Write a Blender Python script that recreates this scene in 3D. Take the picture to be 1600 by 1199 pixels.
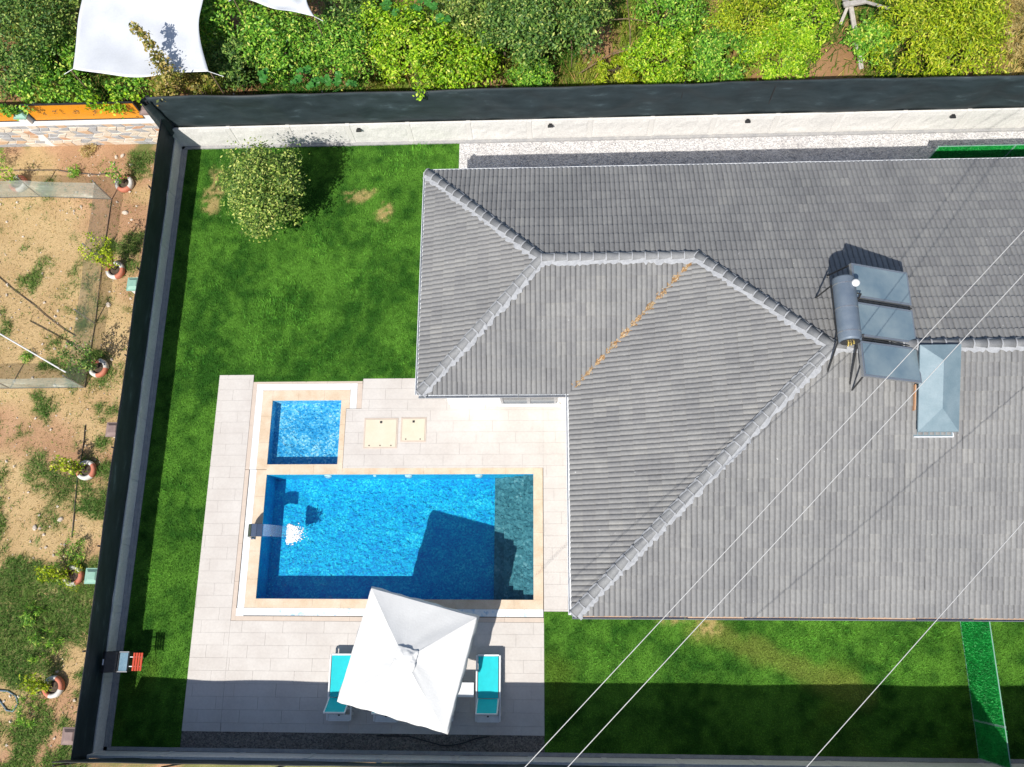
import bpy, bmesh, math, random
import numpy as np
from mathutils import Vector, Matrix
random.seed(7); RS = np.random.RandomState(7)
for o in list(bpy.data.objects): bpy.data.objects.remove(o)
SC = bpy.context.scene; COL = SC.collection

# ------------------------------------------------------------------ camera
F = 1294.0; CAMZ = 25.5
def rot(a, b, c):
    return (Matrix.Rotation(c, 3, 'Z') @ Matrix.Rotation(b, 3, 'Y') @ Matrix.Rotation(a, 3, 'X'))
CR = rot(*[math.radians(v) for v in (15.97844, 2.82293, 0.34129)])
cam_d = bpy.data.cameras.new('camera'); cam = bpy.data.objects.new('camera', cam_d); COL.objects.link(cam)
cam.matrix_world = Matrix.Translation((0, 0, CAMZ)) @ CR.to_4x4()
cam_d.sensor_width = 36; cam_d.lens = F / 1600 * 36; cam_d.clip_end = 3000; cam_d.clip_start = .1
SC.camera = cam
# ------------------------------------------------------------------ light
SUN = Vector((-.34, -.76, 1.0)).normalized()
w = bpy.data.worlds.new('World'); SC.world = w; w.use_nodes = True
nt = w.node_tree; bg = nt.nodes['Background']; sk = nt.nodes.new('ShaderNodeTexSky')
sk.sky_type = 'NISHITA'; sk.sun_disc = False; sk.sun_elevation = math.asin(SUN.z); sk.sun_rotation = math.atan2(SUN.x, SUN.y)
nt.links.new(sk.outputs[0], bg.inputs[0]); bg.inputs[1].default_value = .10
sl = bpy.data.lights.new('sun', 'SUN'); sl.energy = 5.0; sl.angle = math.radians(.5); sl.color = (1, .955, .88)
so = bpy.data.objects.new('sun', sl); COL.objects.link(so); so.rotation_euler = (-SUN).to_track_quat('-Z', 'Y').to_euler(); so.location = (0, 0, 40)
vs = SC.view_settings; vs.view_transform = 'Standard'; vs.look = 'None'; vs.gamma = 1; vs.exposure = 0.22; vs.use_curve_mapping = False

# ------------------------------------------------------------------ helpers
def G(px, py, z=0.0):                       # photo pixel -> point at height z
    d = CR @ Vector(((px - 800) / F, -(py - 599.5) / F, -1)); t = (z - CAMZ) / d.z
    return Vector((d.x * t, d.y * t, z))
def tag(o, label=None, cat=None, group=None, kind=None):
    if label: o['label'] = label
    if cat: o['category'] = cat
    if group: o['group'] = group
    if kind: o['kind'] = kind
    return o
def link(name, data, parent=None, loc=None):
    o = bpy.data.objects.new(name, data); COL.objects.link(o)
    if parent: o.parent = parent
    if loc is not None: o.location = loc
    return o
def thing(name, label, cat, loc=(0, 0, 0), rz=0, group=None):
    o = link(name, None); o.location = loc; o.rotation_euler.z = rz; o.empty_display_size = .2
    return tag(o, label, cat, group)
def copy_tree(o, parent=None):
    c = o.copy(); COL.objects.link(c); c.parent = parent
    for ch in list(o.children): copy_tree(ch, c)
    return c
class MB:
    def __init__(s): s.v = []; s.f = []
    def add(s, v, f):
        n = len(s.v); s.v += [tuple(p) for p in v]; s.f += [tuple(i + n for i in q) for q in f]; return s
    def box(s, c, d, M=None, taper=1.0):
        x, y, z = [k / 2 for k in d]; t = taper
        v = [Vector(p) for p in ((-x,-y,-z),(x,-y,-z),(x,y,-z),(-x,y,-z),(-x*t,-y*t,z),(x*t,-y*t,z),(x*t,y*t,z),(-x*t,y*t,z))]
        if M is not None: v = [M @ p for p in v]
        c = Vector(c)
        return s.add([p + c for p in v], [(3,2,1,0),(4,5,6,7),(0,1,5,4),(1,2,6,5),(2,3,7,6),(3,0,4,7)])
    def bb(s, x0, x1, y0, y1, z0, z1): return s.box(((x0+x1)/2,(y0+y1)/2,(z0+z1)/2),(x1-x0,y1-y0,z1-z0))
    def hexa(s, p): return s.add(p, [(3,2,1,0),(4,5,6,7),(0,1,5,4),(1,2,6,5),(2,3,7,6),(3,0,4,7)])
    def tube(s, pts, r, n=8, cap=True, r2=None):
        pts = [Vector(p) for p in pts]; m = len(pts); ring = []; b = len(s.v); vv = []
        for i, p in enumerate(pts):
            d = (pts[min(i+1, m-1)] - pts[max(i-1, 0)]).normalized()
            u = d.cross(Vector((0, 0, 1)))
            if u.length < 1e-3: u = Vector((1, 0, 0))
            u.normalize(); w_ = u.cross(d)
            rr = r if r2 is None else r + (r2 - r) * i / max(1, m - 1)
            for k in range(n):
                a = 2 * math.pi * k / n; vv.append(p + u * math.cos(a) * rr + w_ * math.sin(a) * rr)
        f = [(i*n+k, i*n+(k+1)%n, (i+1)*n+(k+1)%n, (i+1)*n+k) for i in range(m-1) for k in range(n)]
        if cap: f += [tuple(range(n))[::-1], tuple((m-1)*n + k for k in range(n))]
        return s.add(vv, f)
    def lathe(s, prof, c=(0,0,0), n=24, closed=False):
        v = [(c[0]+r*math.cos(2*math.pi*k/n), c[1]+r*math.sin(2*math.pi*k/n), c[2]+z) for r, z in prof for k in range(n)]
        m = len(prof); R_ = range(m if closed else m-1)
        return s.add(v, [(i*n+k, i*n+(k+1)%n, ((i+1)%m)*n+(k+1)%n, ((i+1)%m)*n+k) for i in R_ for k in range(n)])
    def grid(s, fn, nu, nv):
        v = [fn(i/nu, j/nv) for j in range(nv+1) for i in range(nu+1)]
        return s.add(v, [(j*(nu+1)+i, j*(nu+1)+i+1, (j+1)*(nu+1)+i+1, (j+1)*(nu+1)+i) for j in range(nv) for i in range(nu)])
    def mesh(s, name, mat, smooth=False):
        me = bpy.data.meshes.new(name); me.from_pydata(s.v, [], s.f)
        if mat: me.materials.append(mat)
        if smooth: me.polygons.foreach_set('use_smooth', [True]*len(me.polygons))
        me.update(); return me
    def build(s, name, mat, parent=None, smooth=False, bevel=0, loc=None):
        o = link(name, s.mesh(name, mat, smooth), parent, loc)
        if bevel:
            b = o.modifiers.new('bevel', 'BEVEL'); b.width = bevel; b.segments = 2; b.limit_method = 'ANGLE'
        return o
def fastmesh(name, verts, k, mat, colors=None):
    """verts (N*k,3): N polygons of k own vertices"""
    n = len(verts) // k; me = bpy.data.meshes.new(name)
    me.vertices.add(n*k); me.vertices.foreach_set('co', verts.astype(np.float32).ravel())
    me.loops.add(n*k); me.loops.foreach_set('vertex_index', np.arange(n*k, dtype=np.int32))
    me.polygons.add(n); me.polygons.foreach_set('loop_start', np.arange(0, n*k, k, dtype=np.int32))
    if colors is not None:
        a = me.color_attributes.new('Col', 'FLOAT_COLOR', 'POINT')
        c = np.ones((n*k, 4), np.float32); c[:, :3] = np.repeat(colors, k, 0); a.data.foreach_set('color', c.ravel())
    me.update(calc_edges=True); me.materials.append(mat); return me
# value noise
_T = RS.rand(256, 256)
def vnoise(x, y):
    xi = np.floor(x).astype(int); yi = np.floor(y).astype(int); fx = x-xi; fy = y-yi
    fx = fx*fx*(3-2*fx); fy = fy*fy*(3-2*fy); g = lambda a, b: _T[a & 255, b & 255]
    return (g(xi,yi)*(1-fx)+g(xi+1,yi)*fx)*(1-fy)+(g(xi,yi+1)*(1-fx)+g(xi+1,yi+1)*fx)*fy
def fbm(x, y, o=4):
    s = 0; a = .5; t = 0
    for i in range(o): s = s + a*vnoise(x*2**i+17*i, y*2**i+31*i); t += a; a *= .5
    return s / t
# ------------------------------------------------------------------ materials
def nm(name):
    m = bpy.data.materials.new(name); m.use_nodes = True; t = m.node_tree
    return m, t, t.nodes['Principled BSDF'], t.nodes, t.links
def pos(t):
    return t.nodes.new('ShaderNodeNewGeometry').outputs['Position']
def noise(t, vec, scale, detail=4, rough=.6):
    n = t.nodes.new('ShaderNodeTexNoise'); n.inputs['Scale'].default_value = scale; n.inputs['Detail'].default_value = detail; n.inputs['Roughness'].default_value = rough
    if vec is not None: t.links.new(vec, n.inputs['Vector'])
    return n.outputs['Fac']
def ramp(t, fac, stops, const=False):
    r = t.nodes.new('ShaderNodeValToRGB'); e = r.color_ramp.elements
    if const: r.color_ramp.interpolation = 'CONSTANT'
    while len(e) < len(stops): e.new(.5)
    for k, (p, c) in enumerate(stops): e[k].position = p; e[k].color = (*c, 1) if len(c) == 3 else c
    t.links.new(fac, r.inputs[0]); return r.outputs[0]
def mul(t, a, b, fac=1.0, mode='MULTIPLY'):
    n = t.nodes.new('ShaderNodeMix'); n.data_type = 'RGBA'; n.blend_type = mode; n.inputs[0].default_value = fac
    t.links.new(a, n.inputs[6]); t.links.new(b, n.inputs[7]); return n.outputs[2]
def bump(t, p, h, strength=.4, dist=.01):
    b = t.nodes.new('ShaderNodeBump'); b.inputs['Strength'].default_value = strength; b.inputs['Distance'].default_value = dist
    t.links.new(h, b.inputs['Height']); t.links.new(b.outputs[0], p.inputs['Normal'])
def mat(name, c1, c2=None, scale=6, rough=.7, bmp=0, bscale=40, metal=0, fine=.25, lo=.35, hi=.65):
    """two-tone noise material with a fine grain and bump"""
    m, t, p, N, L = nm(name); P_ = pos(t); c2 = c2 or tuple(k*.8 for k in c1)
    col = ramp(t, noise(t, P_, scale), [(lo, c1), (hi, c2)])
    if fine:
        col = mul(t, col, ramp(t, noise(t, P_, scale*14, 3), [(.3, (1-fine,)*3), (.7, (1+fine*.3,)*3)]))
    L.new(col, p.inputs['Base Color']); p.inputs['Roughness'].default_value = rough; p.inputs['Metallic'].default_value = metal
    if bmp: bump(t, p, noise(t, P_, bscale, 5), bmp)
    return m
def leafmat(name, stops, trans=.25, rough=.5):
    m, t, p, N, L = nm(name); g = N.new('ShaderNodeNewGeometry')
    col = ramp(t, g.outputs['Random Per Island'], stops)
    big = ramp(t, noise(t, g.outputs['Position'], 1.6, 3), [(.3, (.70, .74, .66)), (.7, (1.15, 1.13, 1.0))])
    col = mul(t, col, big); L.new(col, p.inputs['Base Color']); p.inputs['Roughness'].default_value = rough; p.inputs['Specular IOR Level'].default_value = .3
    tr = N.new('ShaderNodeBsdfTranslucent'); L.new(col, tr.inputs[0]); mx = N.new('ShaderNodeMixShader'); mx.inputs[0].default_value = trans
    L.new(p.outputs[0], mx.inputs[1]); L.new(tr.outputs[0], mx.inputs[2]); L.new(mx.outputs[0], N['Material Output'].inputs[0]); return m
def attrmat(name, rough=.9, trans=0, fine=0, fscale=60, bmp=0):
    m, t, p, N, L = nm(name); a = N.new('ShaderNodeVertexColor'); a.layer_name = 'Col'; col = a.outputs[0]
    if fine:
        P_ = pos(t); col = mul(t, col, ramp(t, noise(t, P_, fscale, 5, .7), [(.3, (1-fine,)*3), (.7, (1+fine,)*3)]))
        if bmp: bump(t, p, noise(t, P_, fscale, 5, .7), bmp, .03)
    L.new(col, p.inputs['Base Color']); p.inputs['Roughness'].default_value = rough; p.inputs['Specular IOR Level'].default_value = .2
    if trans:
        tr = N.new('ShaderNodeBsdfTranslucent'); L.new(col, tr.inputs[0]); mx = N.new('ShaderNodeMixShader'); mx.inputs[0].default_value = trans
        L.new(p.outputs[0], mx.inputs[1]); L.new(tr.outputs[0], mx.inputs[2]); L.new(mx.outputs[0], N['Material Output'].inputs[0])
    return m
M = {}
M['white'] = mat('white_plastic', (.78,.79,.8), (.72,.73,.74), 8, .4, fine=.05)
M['plaster'] = mat('white_plaster', (.8,.79,.77), (.74,.73,.71), 3, .85, .2, fine=.06)
M['deck'] = mat('porcelain_plank', (.54,.50,.465), (.60,.565,.53), 1.1, .55, .06, 25, fine=.07)
M['travertine'] = mat('travertine', (.60,.46,.32), (.69,.57,.44), 2.2, .6, .15, 30, fine=.12)
M['border'] = mat('pale_border_stone', (.60,.50,.42), (.54,.45,.38), 3, .6, fine=.08)
M['hatch'] = mat('cream_hatch', (.64,.57,.44), (.67,.60,.48), 3, .5, fine=.05)
M['grout'] = mat('grout', (.42,.39,.36), (.48,.45,.42), 8, .9)
M['dark'] = mat('dark_plastic', (.02,.021,.023), (.03,.03,.032), 6, .45)
M['blackiron'] = mat('black_iron', (.015,.016,.02), (.03,.03,.035), 10, .5)
M['steel'] = mat('stainless_steel', (.55,.57,.6), (.6,.62,.65), 4, .22, metal=1, fine=.05)
M['concrete'] = mat('pale_concrete', (.68,.665,.64), (.75,.73,.70), 1.2, .9, .5, 22, fine=.16)
M['footing'] = mat('footing_concrete', (.34,.34,.35), (.44,.43,.42), 5, .95, .8, 35, fine=.4)
M['post'] = mat('concrete_post', (.72,.70,.67), (.68,.66,.63), 2, .9, .3, fine=.1)
M['rust'] = mat('rusty_branch', (.16,.10,.06), (.24,.17,.11), 12, .9)
M['bark'] = mat('bark', (.10,.07,.045), (.16,.12,.085), 14, .95, .8, 40)
M['greywood'] = mat('weathered_wood', (.50,.47,.43), (.36,.33,.30), 9, .9, .5, 50)
M['wood'] = mat('fascia_wood', (.45,.22,.10), (.55,.33,.2), 4, .8)
M['eave'] = mat('pale_eave_board', (.50,.31,.19), (.58,.42,.30), 1.3, .8)
M['tyre_white'] = mat('white_tyre_paint', (.72,.70,.66), (.6,.57,.52), 9, .75, .3)
M['tyre_red'] = mat('red_tyre_paint', (.60,.17,.10), (.5,.2,.13), 9, .75, .3)
M['soil'] = mat('dark_soil', (.07,.05,.035), (.12,.09,.06), 9, 1, 1, 40, fine=.5)
M['teal'] = mat('turquoise_mesh', (.0,.50,.55), (.0,.55,.60), 6, .7, .2, 200, fine=.06)
M['canvas'] = mat('white_canvas', (.70,.70,.69), (.66,.66,.65), 2, .85, .3, 14, fine=.05)
M['tarp'] = mat('white_tarp', (.62,.64,.67), (.57,.59,.63), 1.2, .6, .3, 5, fine=.05)
M['red'] = mat('red_slats', (.60,.05,.015), (.5,.06,.02), 12, .6)
M['orange'] = mat('orange_panel', (.72,.28,.005), (.66,.25,.01), 2, .55, fine=.1)
M['capgreen'] = mat('green_cap', (.22,.42,.33), (.28,.46,.38), 6, .6)
M['capbrown'] = mat('brown_cap', (.22,.15,.14), (.28,.2,.18), 6, .7)
M['mortar'] = mat('pale_mortar', (.31,.32,.34), (.39,.40,.42), 10, .95, .6, 40, fine=.2)
M['ridge'] = mat('ridge_tile', (.19,.195,.205), (.25,.255,.26), 5, .75, .2, 60)
M['tank'] = mat('galvanised_tank', (.13,.17,.225), (.17,.21,.26), 4, .5, metal=.2, fine=.12)
M['sheet'] = mat('blue_grey_sheet', (.15,.22,.26), (.20,.27,.31), 2.2, .6, metal=.1, fine=.1)
M['alu'] = mat('aluminium', (.45,.47,.5), (.5,.52,.55), 6, .4, metal=.8)
M['copper'] = mat('red_pipe', (.14,.045,.035), (.05,.03,.03), 3, .6)
M['cable'] = mat('pale_cable', (.62,.61,.6), (.7,.69,.68), 8, .5)
M['gutter'] = mat('white_gutter', (.75,.77,.80), (.68,.70,.73), 5, .5, fine=.08)
M['hose'] = mat('dark_hose', (.05,.045,.04), (.09,.07,.06), 8, .6)
M['pipe_white'] = mat('white_pipe', (.75,.74,.72), (.65,.64,.62), 9, .6)
M['stone_light'] = mat('field_stone', (.55,.46,.37), (.68,.60,.50), 9, .9, .5)
M['glass_dark'] = mat('window_glass', (.10,.12,.14), (.14,.16,.18), 2, .08)
def tile_material():
    m, t, p, N, L = nm('concrete_roof_tile'); P_ = pos(t); g = N.new('ShaderNodeNewGeometry')
    a = ramp(t, noise(t, P_, .55, 4), [(.3, (.195,.196,.197)), (.7, (.25,.248,.244))])
    oi = N.new('ShaderNodeObjectInfo'); ad = N.new('ShaderNodeMath'); ad.operation = 'ADD'; L.new(g.outputs['Random Per Island'], ad.inputs[0]); L.new(oi.outputs['Random'], ad.inputs[1])
    fr = N.new('ShaderNodeMath'); fr.operation = 'FRACT'; L.new(ad.outputs[0], fr.inputs[0])
    isl = ramp(t, fr.outputs[0], [(0, (.90,.90,.91)), (.5, (1,1,1)), (.93, (1.06,1.06,1.05)), (1, (1.16,1.15,1.12))])
    st = N.new('ShaderNodeMapping'); st.inputs['Scale'].default_value = (9, 9, 1.2); L.new(P_, st.inputs[0])
    streak = ramp(t, noise(t, st.outputs[0], 1.3, 5, .7), [(.35, (.84,.84,.85)), (.62, (1,1,1)), (.8, (1.25,1.25,1.26))])
    spots = ramp(t, noise(t, P_, 11, 2, .5), [(.0, (1,1,1)), (.765, (1,1,1)), (.79, (2.2,2.2,2.2))])
    L.new(mul(t, mul(t, mul(t, a, isl), streak), spots), p.inputs['Base Color']); p.inputs['Roughness'].default_value = .72
    bump(t, p, noise(t, P_, 90, 4), .25, .004); return m
M['tile'] = tile_material()
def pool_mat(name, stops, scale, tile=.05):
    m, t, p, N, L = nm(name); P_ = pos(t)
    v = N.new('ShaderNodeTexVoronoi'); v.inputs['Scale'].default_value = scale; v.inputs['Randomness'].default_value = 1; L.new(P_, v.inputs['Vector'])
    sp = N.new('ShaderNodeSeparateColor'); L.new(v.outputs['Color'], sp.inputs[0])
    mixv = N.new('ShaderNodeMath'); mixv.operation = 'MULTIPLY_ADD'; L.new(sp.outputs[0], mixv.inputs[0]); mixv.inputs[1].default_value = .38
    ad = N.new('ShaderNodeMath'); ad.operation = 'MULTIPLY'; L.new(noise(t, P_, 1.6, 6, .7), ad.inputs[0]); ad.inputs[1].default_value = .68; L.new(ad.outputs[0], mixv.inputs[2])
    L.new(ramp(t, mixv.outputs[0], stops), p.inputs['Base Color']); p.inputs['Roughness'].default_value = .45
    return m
M['mosaic'] = pool_mat('blue_mosaic_painted_caustics', [(.15, (.0,.13,.48)), (.42, (.0,.29,.59)), (.64, (.0,.47,.68)), (.82, (.08,.74,.80))], 24)  # blue mosaic; its pale speckle paints water caustics into the colour
M['mosaic_small'] = pool_mat('paddling_mosaic_painted_caustics', [(.15, (.0,.16,.42)), (.42, (.03,.33,.62)), (.62, (.14,.50,.70)), (.80, (.62,.80,.84))], 20)  # same caustic speckle painted into the small pool's mosaic colour
M['step_stone'] = pool_mat('grey_green_step_stone', [(.15, (.015,.08,.11)), (.45, (.05,.17,.20)), (.7, (.10,.26,.29)), (.85, (.32,.45,.46))], 14)
M['channel_tile'] = pool_mat('blue_white_channel_mosaic', [(.2, (.16,.42,.66)), (.42, (.74,.78,.8)), (.8, (.8,.82,.83))], 12)
def water_mat():
    m, t, p, N, L = nm('pool_water'); P_ = pos(t)
    fr = N.new('ShaderNodeFresnel'); fr.inputs[0].default_value = 1.33
    tr = N.new('ShaderNodeBsdfTransparent'); tr.inputs[0].default_value = (.80, .95, .985, 1)
    gl = N.new('ShaderNodeBsdfGlossy'); gl.inputs['Roughness'].default_value = .04
    b = N.new('ShaderNodeBump'); b.inputs['Strength'].default_value = .75; b.inputs['Distance'].default_value = .06
    n1 = noise(t, P_, 5.5, 4, .6); L.new(n1, b.inputs['Height']); L.new(b.outputs[0], fr.inputs['Normal']); L.new(b.outputs[0], gl.inputs['Normal'])
    mx = N.new('ShaderNodeMixShader'); L.new(fr.outputs[0], mx.inputs[0]); L.new(tr.outputs[0], mx.inputs[1]); L.new(gl.outputs[0], mx.inputs[2])
    L.new(mx.outputs[0], N['Material Output'].inputs[0]); return m
M['water'] = water_mat()
def net_mat(name, col, alpha, trans=.0):
    m, t, p, N, L = nm(name); P_ = pos(t)
    mp = N.new('ShaderNodeMapping'); mp.inputs['Scale'].default_value = (1, 1, 3); L.new(P_, mp.inputs[0])
    c = ramp(t, noise(t, mp.outputs[0], 1.1, 6, .65), [(.35, col), (.6, tuple(k*1.5+.004 for k in col)), (.74, tuple(k*3.2+.02 for k in col))])  # palest stop paints sheen streaks of the folds into the net colour
    L.new(c, p.inputs['Base Color']); p.inputs['Roughness'].default_value = .55
    sh = p.outputs[0]
    if trans:
        tl = N.new('ShaderNodeBsdfTranslucent'); L.new(c, tl.inputs[0]); mx = N.new('ShaderNodeMixShader'); mx.inputs[0].default_value = trans; L.new(sh, mx.inputs[1]); L.new(tl.outputs[0], mx.inputs[2]); sh = mx.outputs[0]
    if alpha < 1:
        tr = N.new('ShaderNodeBsdfTransparent'); mx = N.new('ShaderNodeMixShader'); mx.inputs[0].default_value = alpha; L.new(tr.outputs[0], mx.inputs[1]); L.new(sh, mx.inputs[2]); sh = mx.outputs[0]
    L.new(sh, N['Material Output'].inputs[0]); return m
M['net'] = net_mat('dark_shade_net', (.026,.040,.046), 1, .28)
M['wire_net'] = net_mat('pale_wire_netting', (.35,.40,.37), .42)
M['watersheet'] = net_mat('falling_water', (.45,.6,.75), .22)
def gravel_mat(name, lo, hi, sc=24):
    m, t, p, N, L = nm(name); P_ = pos(t); v = N.new('ShaderNodeTexVoronoi'); v.inputs['Scale'].default_value = sc; L.new(P_, v.inputs['Vector'])
    sp = N.new('ShaderNodeSeparateColor'); L.new(v.outputs['Color'], sp.inputs[0])
    c = mul(t, ramp(t, sp.outputs[0], [(0, lo), (1, hi)]), ramp(t, noise(t, P_, 1.5, 4), [(.3, (.86,.85,.84)), (.7, (1.05,1.05,1.05))]))
    L.new(c, p.inputs['Base Color']); p.inputs['Roughness'].default_value = .9; bump(t, p, v.outputs['Distance'], 1, .03); return m
M['gravel'] = gravel_mat('white_gravel', (.42,.41,.42), (.78,.76,.74))
M['gravel_dark'] = gravel_mat('grey_gravel', (.10,.09,.08), (.30,.27,.24), 30)
M['astro'] = leafmat('artificial_grass', [(0, (.0,.16,.03)), (.6, (.01,.33,.06)), (1, (.06,.55,.14))], .1)
M['grass'] = attrmat('grass_blades', .7, .3)
M['lawnbase'] = attrmat('lawn_soil', 1, 0, .35, 30, .5)
M['field'] = attrmat('field_earth', 1, 0, .3, 26, .9)
M['collector'] = None
def collector_mat():
    m, t, p, N, L = nm('solar_glass'); P_ = pos(t)
    L.new(ramp(t, noise(t, P_, 1.2, 4), [(.35, (.13,.19,.235)), (.65, (.21,.27,.30))]), p.inputs['Base Color'])
    p.inputs['Roughness'].default_value = .18; p.inputs['Coat Weight'].default_value = .5; return m
M['collector'] = collector_mat()

# ------------------------------------------------------------------ ground and terrain
PX0, PX1, PY0, PY1 = -9.03, -.62, .59, 4.375          # main pool
QX0, QX1, QY0, QY1 = -9.05, -6.80, 4.70, 6.79         # paddling pool
def colour_grid(name, rects, step, fn, z, m, kind='structure'):
    vs_, fs, cs = [], [], []
    for (x0, x1, y0, y1) in rects:
        nx = max(1, int(round((x1-x0)/step))); ny = max(1, int(round((y1-y0)/step))); n0 = len(vs_)
        X, Y = np.meshgrid(np.linspace(x0, x1, nx+1), np.linspace(y0, y1, ny+1)); c = fn(X.ravel(), Y.ravel())
        zz = z(X.ravel(), Y.ravel()) if callable(z) else np.full(X.size, z)
        vs_ += list(zip(X.ravel().tolist(), Y.ravel().tolist(), zz.tolist())); cs.append(c)
        fs += [(n0+j*(nx+1)+i, n0+j*(nx+1)+i+1, n0+(j+1)*(nx+1)+i+1, n0+(j+1)*(nx+1)+i) for j in range(ny) for i in range(nx)]
    me = bpy.data.meshes.new(name); me.from_pydata(vs_, [], fs); a = me.color_attributes.new('Col', 'FLOAT_COLOR', 'POINT')
    c = np.ones((len(vs_), 4), np.float32); c[:, :3] = np.concatenate(cs); a.data.foreach_set('color', c.ravel()); me.materials.append(m); me.update()
    return tag(link(name, me), kind=kind)
def lerp(a, b, t): return np.outer(1-t, a) + np.outer(t, b)
def sstep(a, b, x): t = np.clip((x-a)/(b-a), 0, 1); return t*t*(3-2*t)
def field_green(x, y):                                 # how grassy the western field is
    g = .62*fbm(x*.9+3, y*.9+9, 5)+.38*fbm(x*2.6+30, y*2.6+9, 4); south = sstep(8, -2, y)*.20
    return sstep(.50, .68, g + south - .02)
def field_col(x, y):
    n = fbm(x*1.3, y*1.3); d = fbm(x*.35+50, y*.35+20, 3)
    straw = sstep(.42, .6, d + .1*sstep(-15.8, -17, x))[:, None]
    c = lerp((.30,.165,.09), (.49,.30,.175), n); c = c*(1-straw) + straw*lerp((.39,.26,.125), (.53,.385,.20), n)
    g = (field_green(x, y)*.75)[:, None]; return c*(1-g) + g*lerp((.06,.11,.025), (.13,.19,.05), n)
def orch_col(x, y):
    n = fbm(x*1.1+7, y*1.1); c = lerp((.20,.10,.045), (.42,.25,.13), n)
    g = sstep(.42, .6, fbm(x*.6+90, y*.6, 3))[:, None]*.8; return c*(1-g) + g*lerp((.05,.12,.015), (.16,.26,.03), n)
far = MB()
for (x0, x1, y0, y1) in ((-900, -26, -900, 900), (22, 900, -900, 900), (-26, 22, -900, -9), (-26, 22, 27, 900)):
    far.add([(x0,y0,-.01),(x1,y0,-.01),(x1,y1,-.01),(x0,y1,-.01)], [(0,1,2,3)])
M['fargrass'] = mat('far_field', (.10,.12,.04), (.28,.22,.11), .25, 1, .5, 8, fine=.4)
tag(far.build('ground', M['fargrass']), kind='structure')
colour_grid('field', [(-26, -13.3, -9, 16.42)], .09, field_col, lambda x, y: .05*(fbm(x*.9, y*.9)-.5), M['field'])
colour_grid('orchard_ground', [(-26, -13.3, 16.42, 27), (-13.3, 22, 16.2, 27)], .2, orch_col, 0.0, M['field'])
colour_grid('verge', [(-13.3, 22, -9, -3.7)], .25, field_col, 0.0, M['field'])
# yard subsoil with holes for both pools
sub = MB(); XS = [-13.3, QX0-.25, QX1+.15, PX1+.15, 22]; hole = lambda x, y: (PX0-.2 < x < PX1+.2 and PY0-.2 < y < PY1+.2) or (QX0-.2 < x < QX1+.2 and QY0-.2 < y < QY1+.2)
YS = [-3.7, PY0-.15, PY1+.12, QY0-.05, QY1+.15, 16.2]; XS = [-13.3, PX0-.15, QX1+.15, PX1+.15, 22]
for i in range(4):
    for j in range(5):
        cx, cy = (XS[i]+XS[i+1])/2, (YS[j]+YS[j+1])/2
        inm = 1 <= i <= 2 and j == 1; ins = i == 1 and j == 3
        if not (inm or ins): sub.add([(XS[i],YS[j],-.03),(XS[i+1],YS[j],-.03),(XS[i+1],YS[j+1],-.03),(XS[i],YS[j+1],-.03)], [(0,1,2,3)])
tag(sub.build('yard_ground', M['soil']), kind='structure')
# lawn
LAWN = [(-12.93, -10.88, -3.66, 7.66), (-12.93, -3.2, 7.66, 16.12), (-9.72, -6.14, 7.42, 7.66), (-6.14, -3.2, 7.5, 7.66), (-.31, .97, -3.66, .255), (.97, 20, -3.66, .9)]
DRY = [(G(335, 300), .35, .75), (G(560, 305), .62, .22), (G(605, 325), .3, .4), (G(1110, 982), .45, .35), (G(1060, 970), .4, .2)]
def dry_fac(x, y):
    d = np.zeros_like(x); wob = fbm(x*3, y*3)
    for c, rx, ry in DRY: d = np.maximum(d, sstep(1.25, .45, np.hypot((x-c.x)/rx, (y-c.y)/ry) + (wob-.5)*2.2))
    return d*.9*sstep(.30, .55, fbm(x*9+3, y*9, 3))
def path_fac(x, y):
    wob = fbm(x*2, y*2); a, b = G(1090, 978), G(1345, 1085); t = np.clip(((x-a.x)*(b.x-a.x)+(y-a.y)*(b.y-a.y))/((b.x-a.x)**2+(b.y-a.y)**2), 0, 1)
    dd = np.hypot(x-a.x-(b.x-a.x)*t, y-a.y-(b.y-a.y)*t); return .6*sstep(.62, .05, dd+(wob-.5)*.6)
def lawn_col(x, y):
    n = fbm(x*.8+5, y*.8, 4); c = lerp((.028,.115,.010), (.112,.285,.030), sstep(.28, .72, .45*n+.55*fbm(x*4+9, y*4, 4)))
    yel = (sstep(.55, .75, fbm(x*.5+40, y*.5+8, 3))*.5*sstep(1.5, 0, y))[:, None]; c = c*(1-yel) + yel*np.array((.15,.24,.025))
    p = path_fac(x, y)[:, None]; c = c*(1-p)+p*np.array((.24,.28,.055))
    d = dry_fac(x, y)[:, None]; return c*(1-d) + d*np.array((.50,.38,.16))
colour_grid('lawn', LAWN, .1, lambda x, y: lawn_col(x, y)*.7, 0.0, M['lawnbase'])
def blades(name, P_, length, width, colours, lean=.9, m='grass'):
    n = len(P_); a = RS.rand(n)*2*math.pi; L_ = length*(.6+.8*RS.rand(n)); th = lean*(.3+.9*RS.rand(n))
    d = np.stack([np.cos(a)*np.sin(th), np.sin(a)*np.sin(th), np.cos(th)], 1); s = np.stack([-np.sin(a), np.cos(a), np.zeros(n)], 1)*(width*(.6+.8*RS.rand(n)))[:, None]
    v = np.stack([P_-s, P_+s, P_+d*L_[:, None]], 1).reshape(-1, 3)
    return fastmesh(name, v, 3, M[m], colours)
def rect_pts(rects, dens):
    out = []
    for (x0, x1, y0, y1) in rects:
        n = int((x1-x0)*(y1-y0)*dens); out.append(np.stack([x0+RS.rand(n)*(x1-x0), y0+RS.rand(n)*(y1-y0), np.zeros(n)], 1))
    return np.concatenate(out)
pts = rect_pts([(-12.90, -10.9, -3.62, 7.64), (-12.90, -3.24, 7.68, 16.1), (-9.7, -6.16, 7.44, 7.66), (-6.16, -3.3, 7.52, 7.68), (-.28, .97, -3.62, .23), (.97, 17, -3.62, .6)], 1400)
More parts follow.
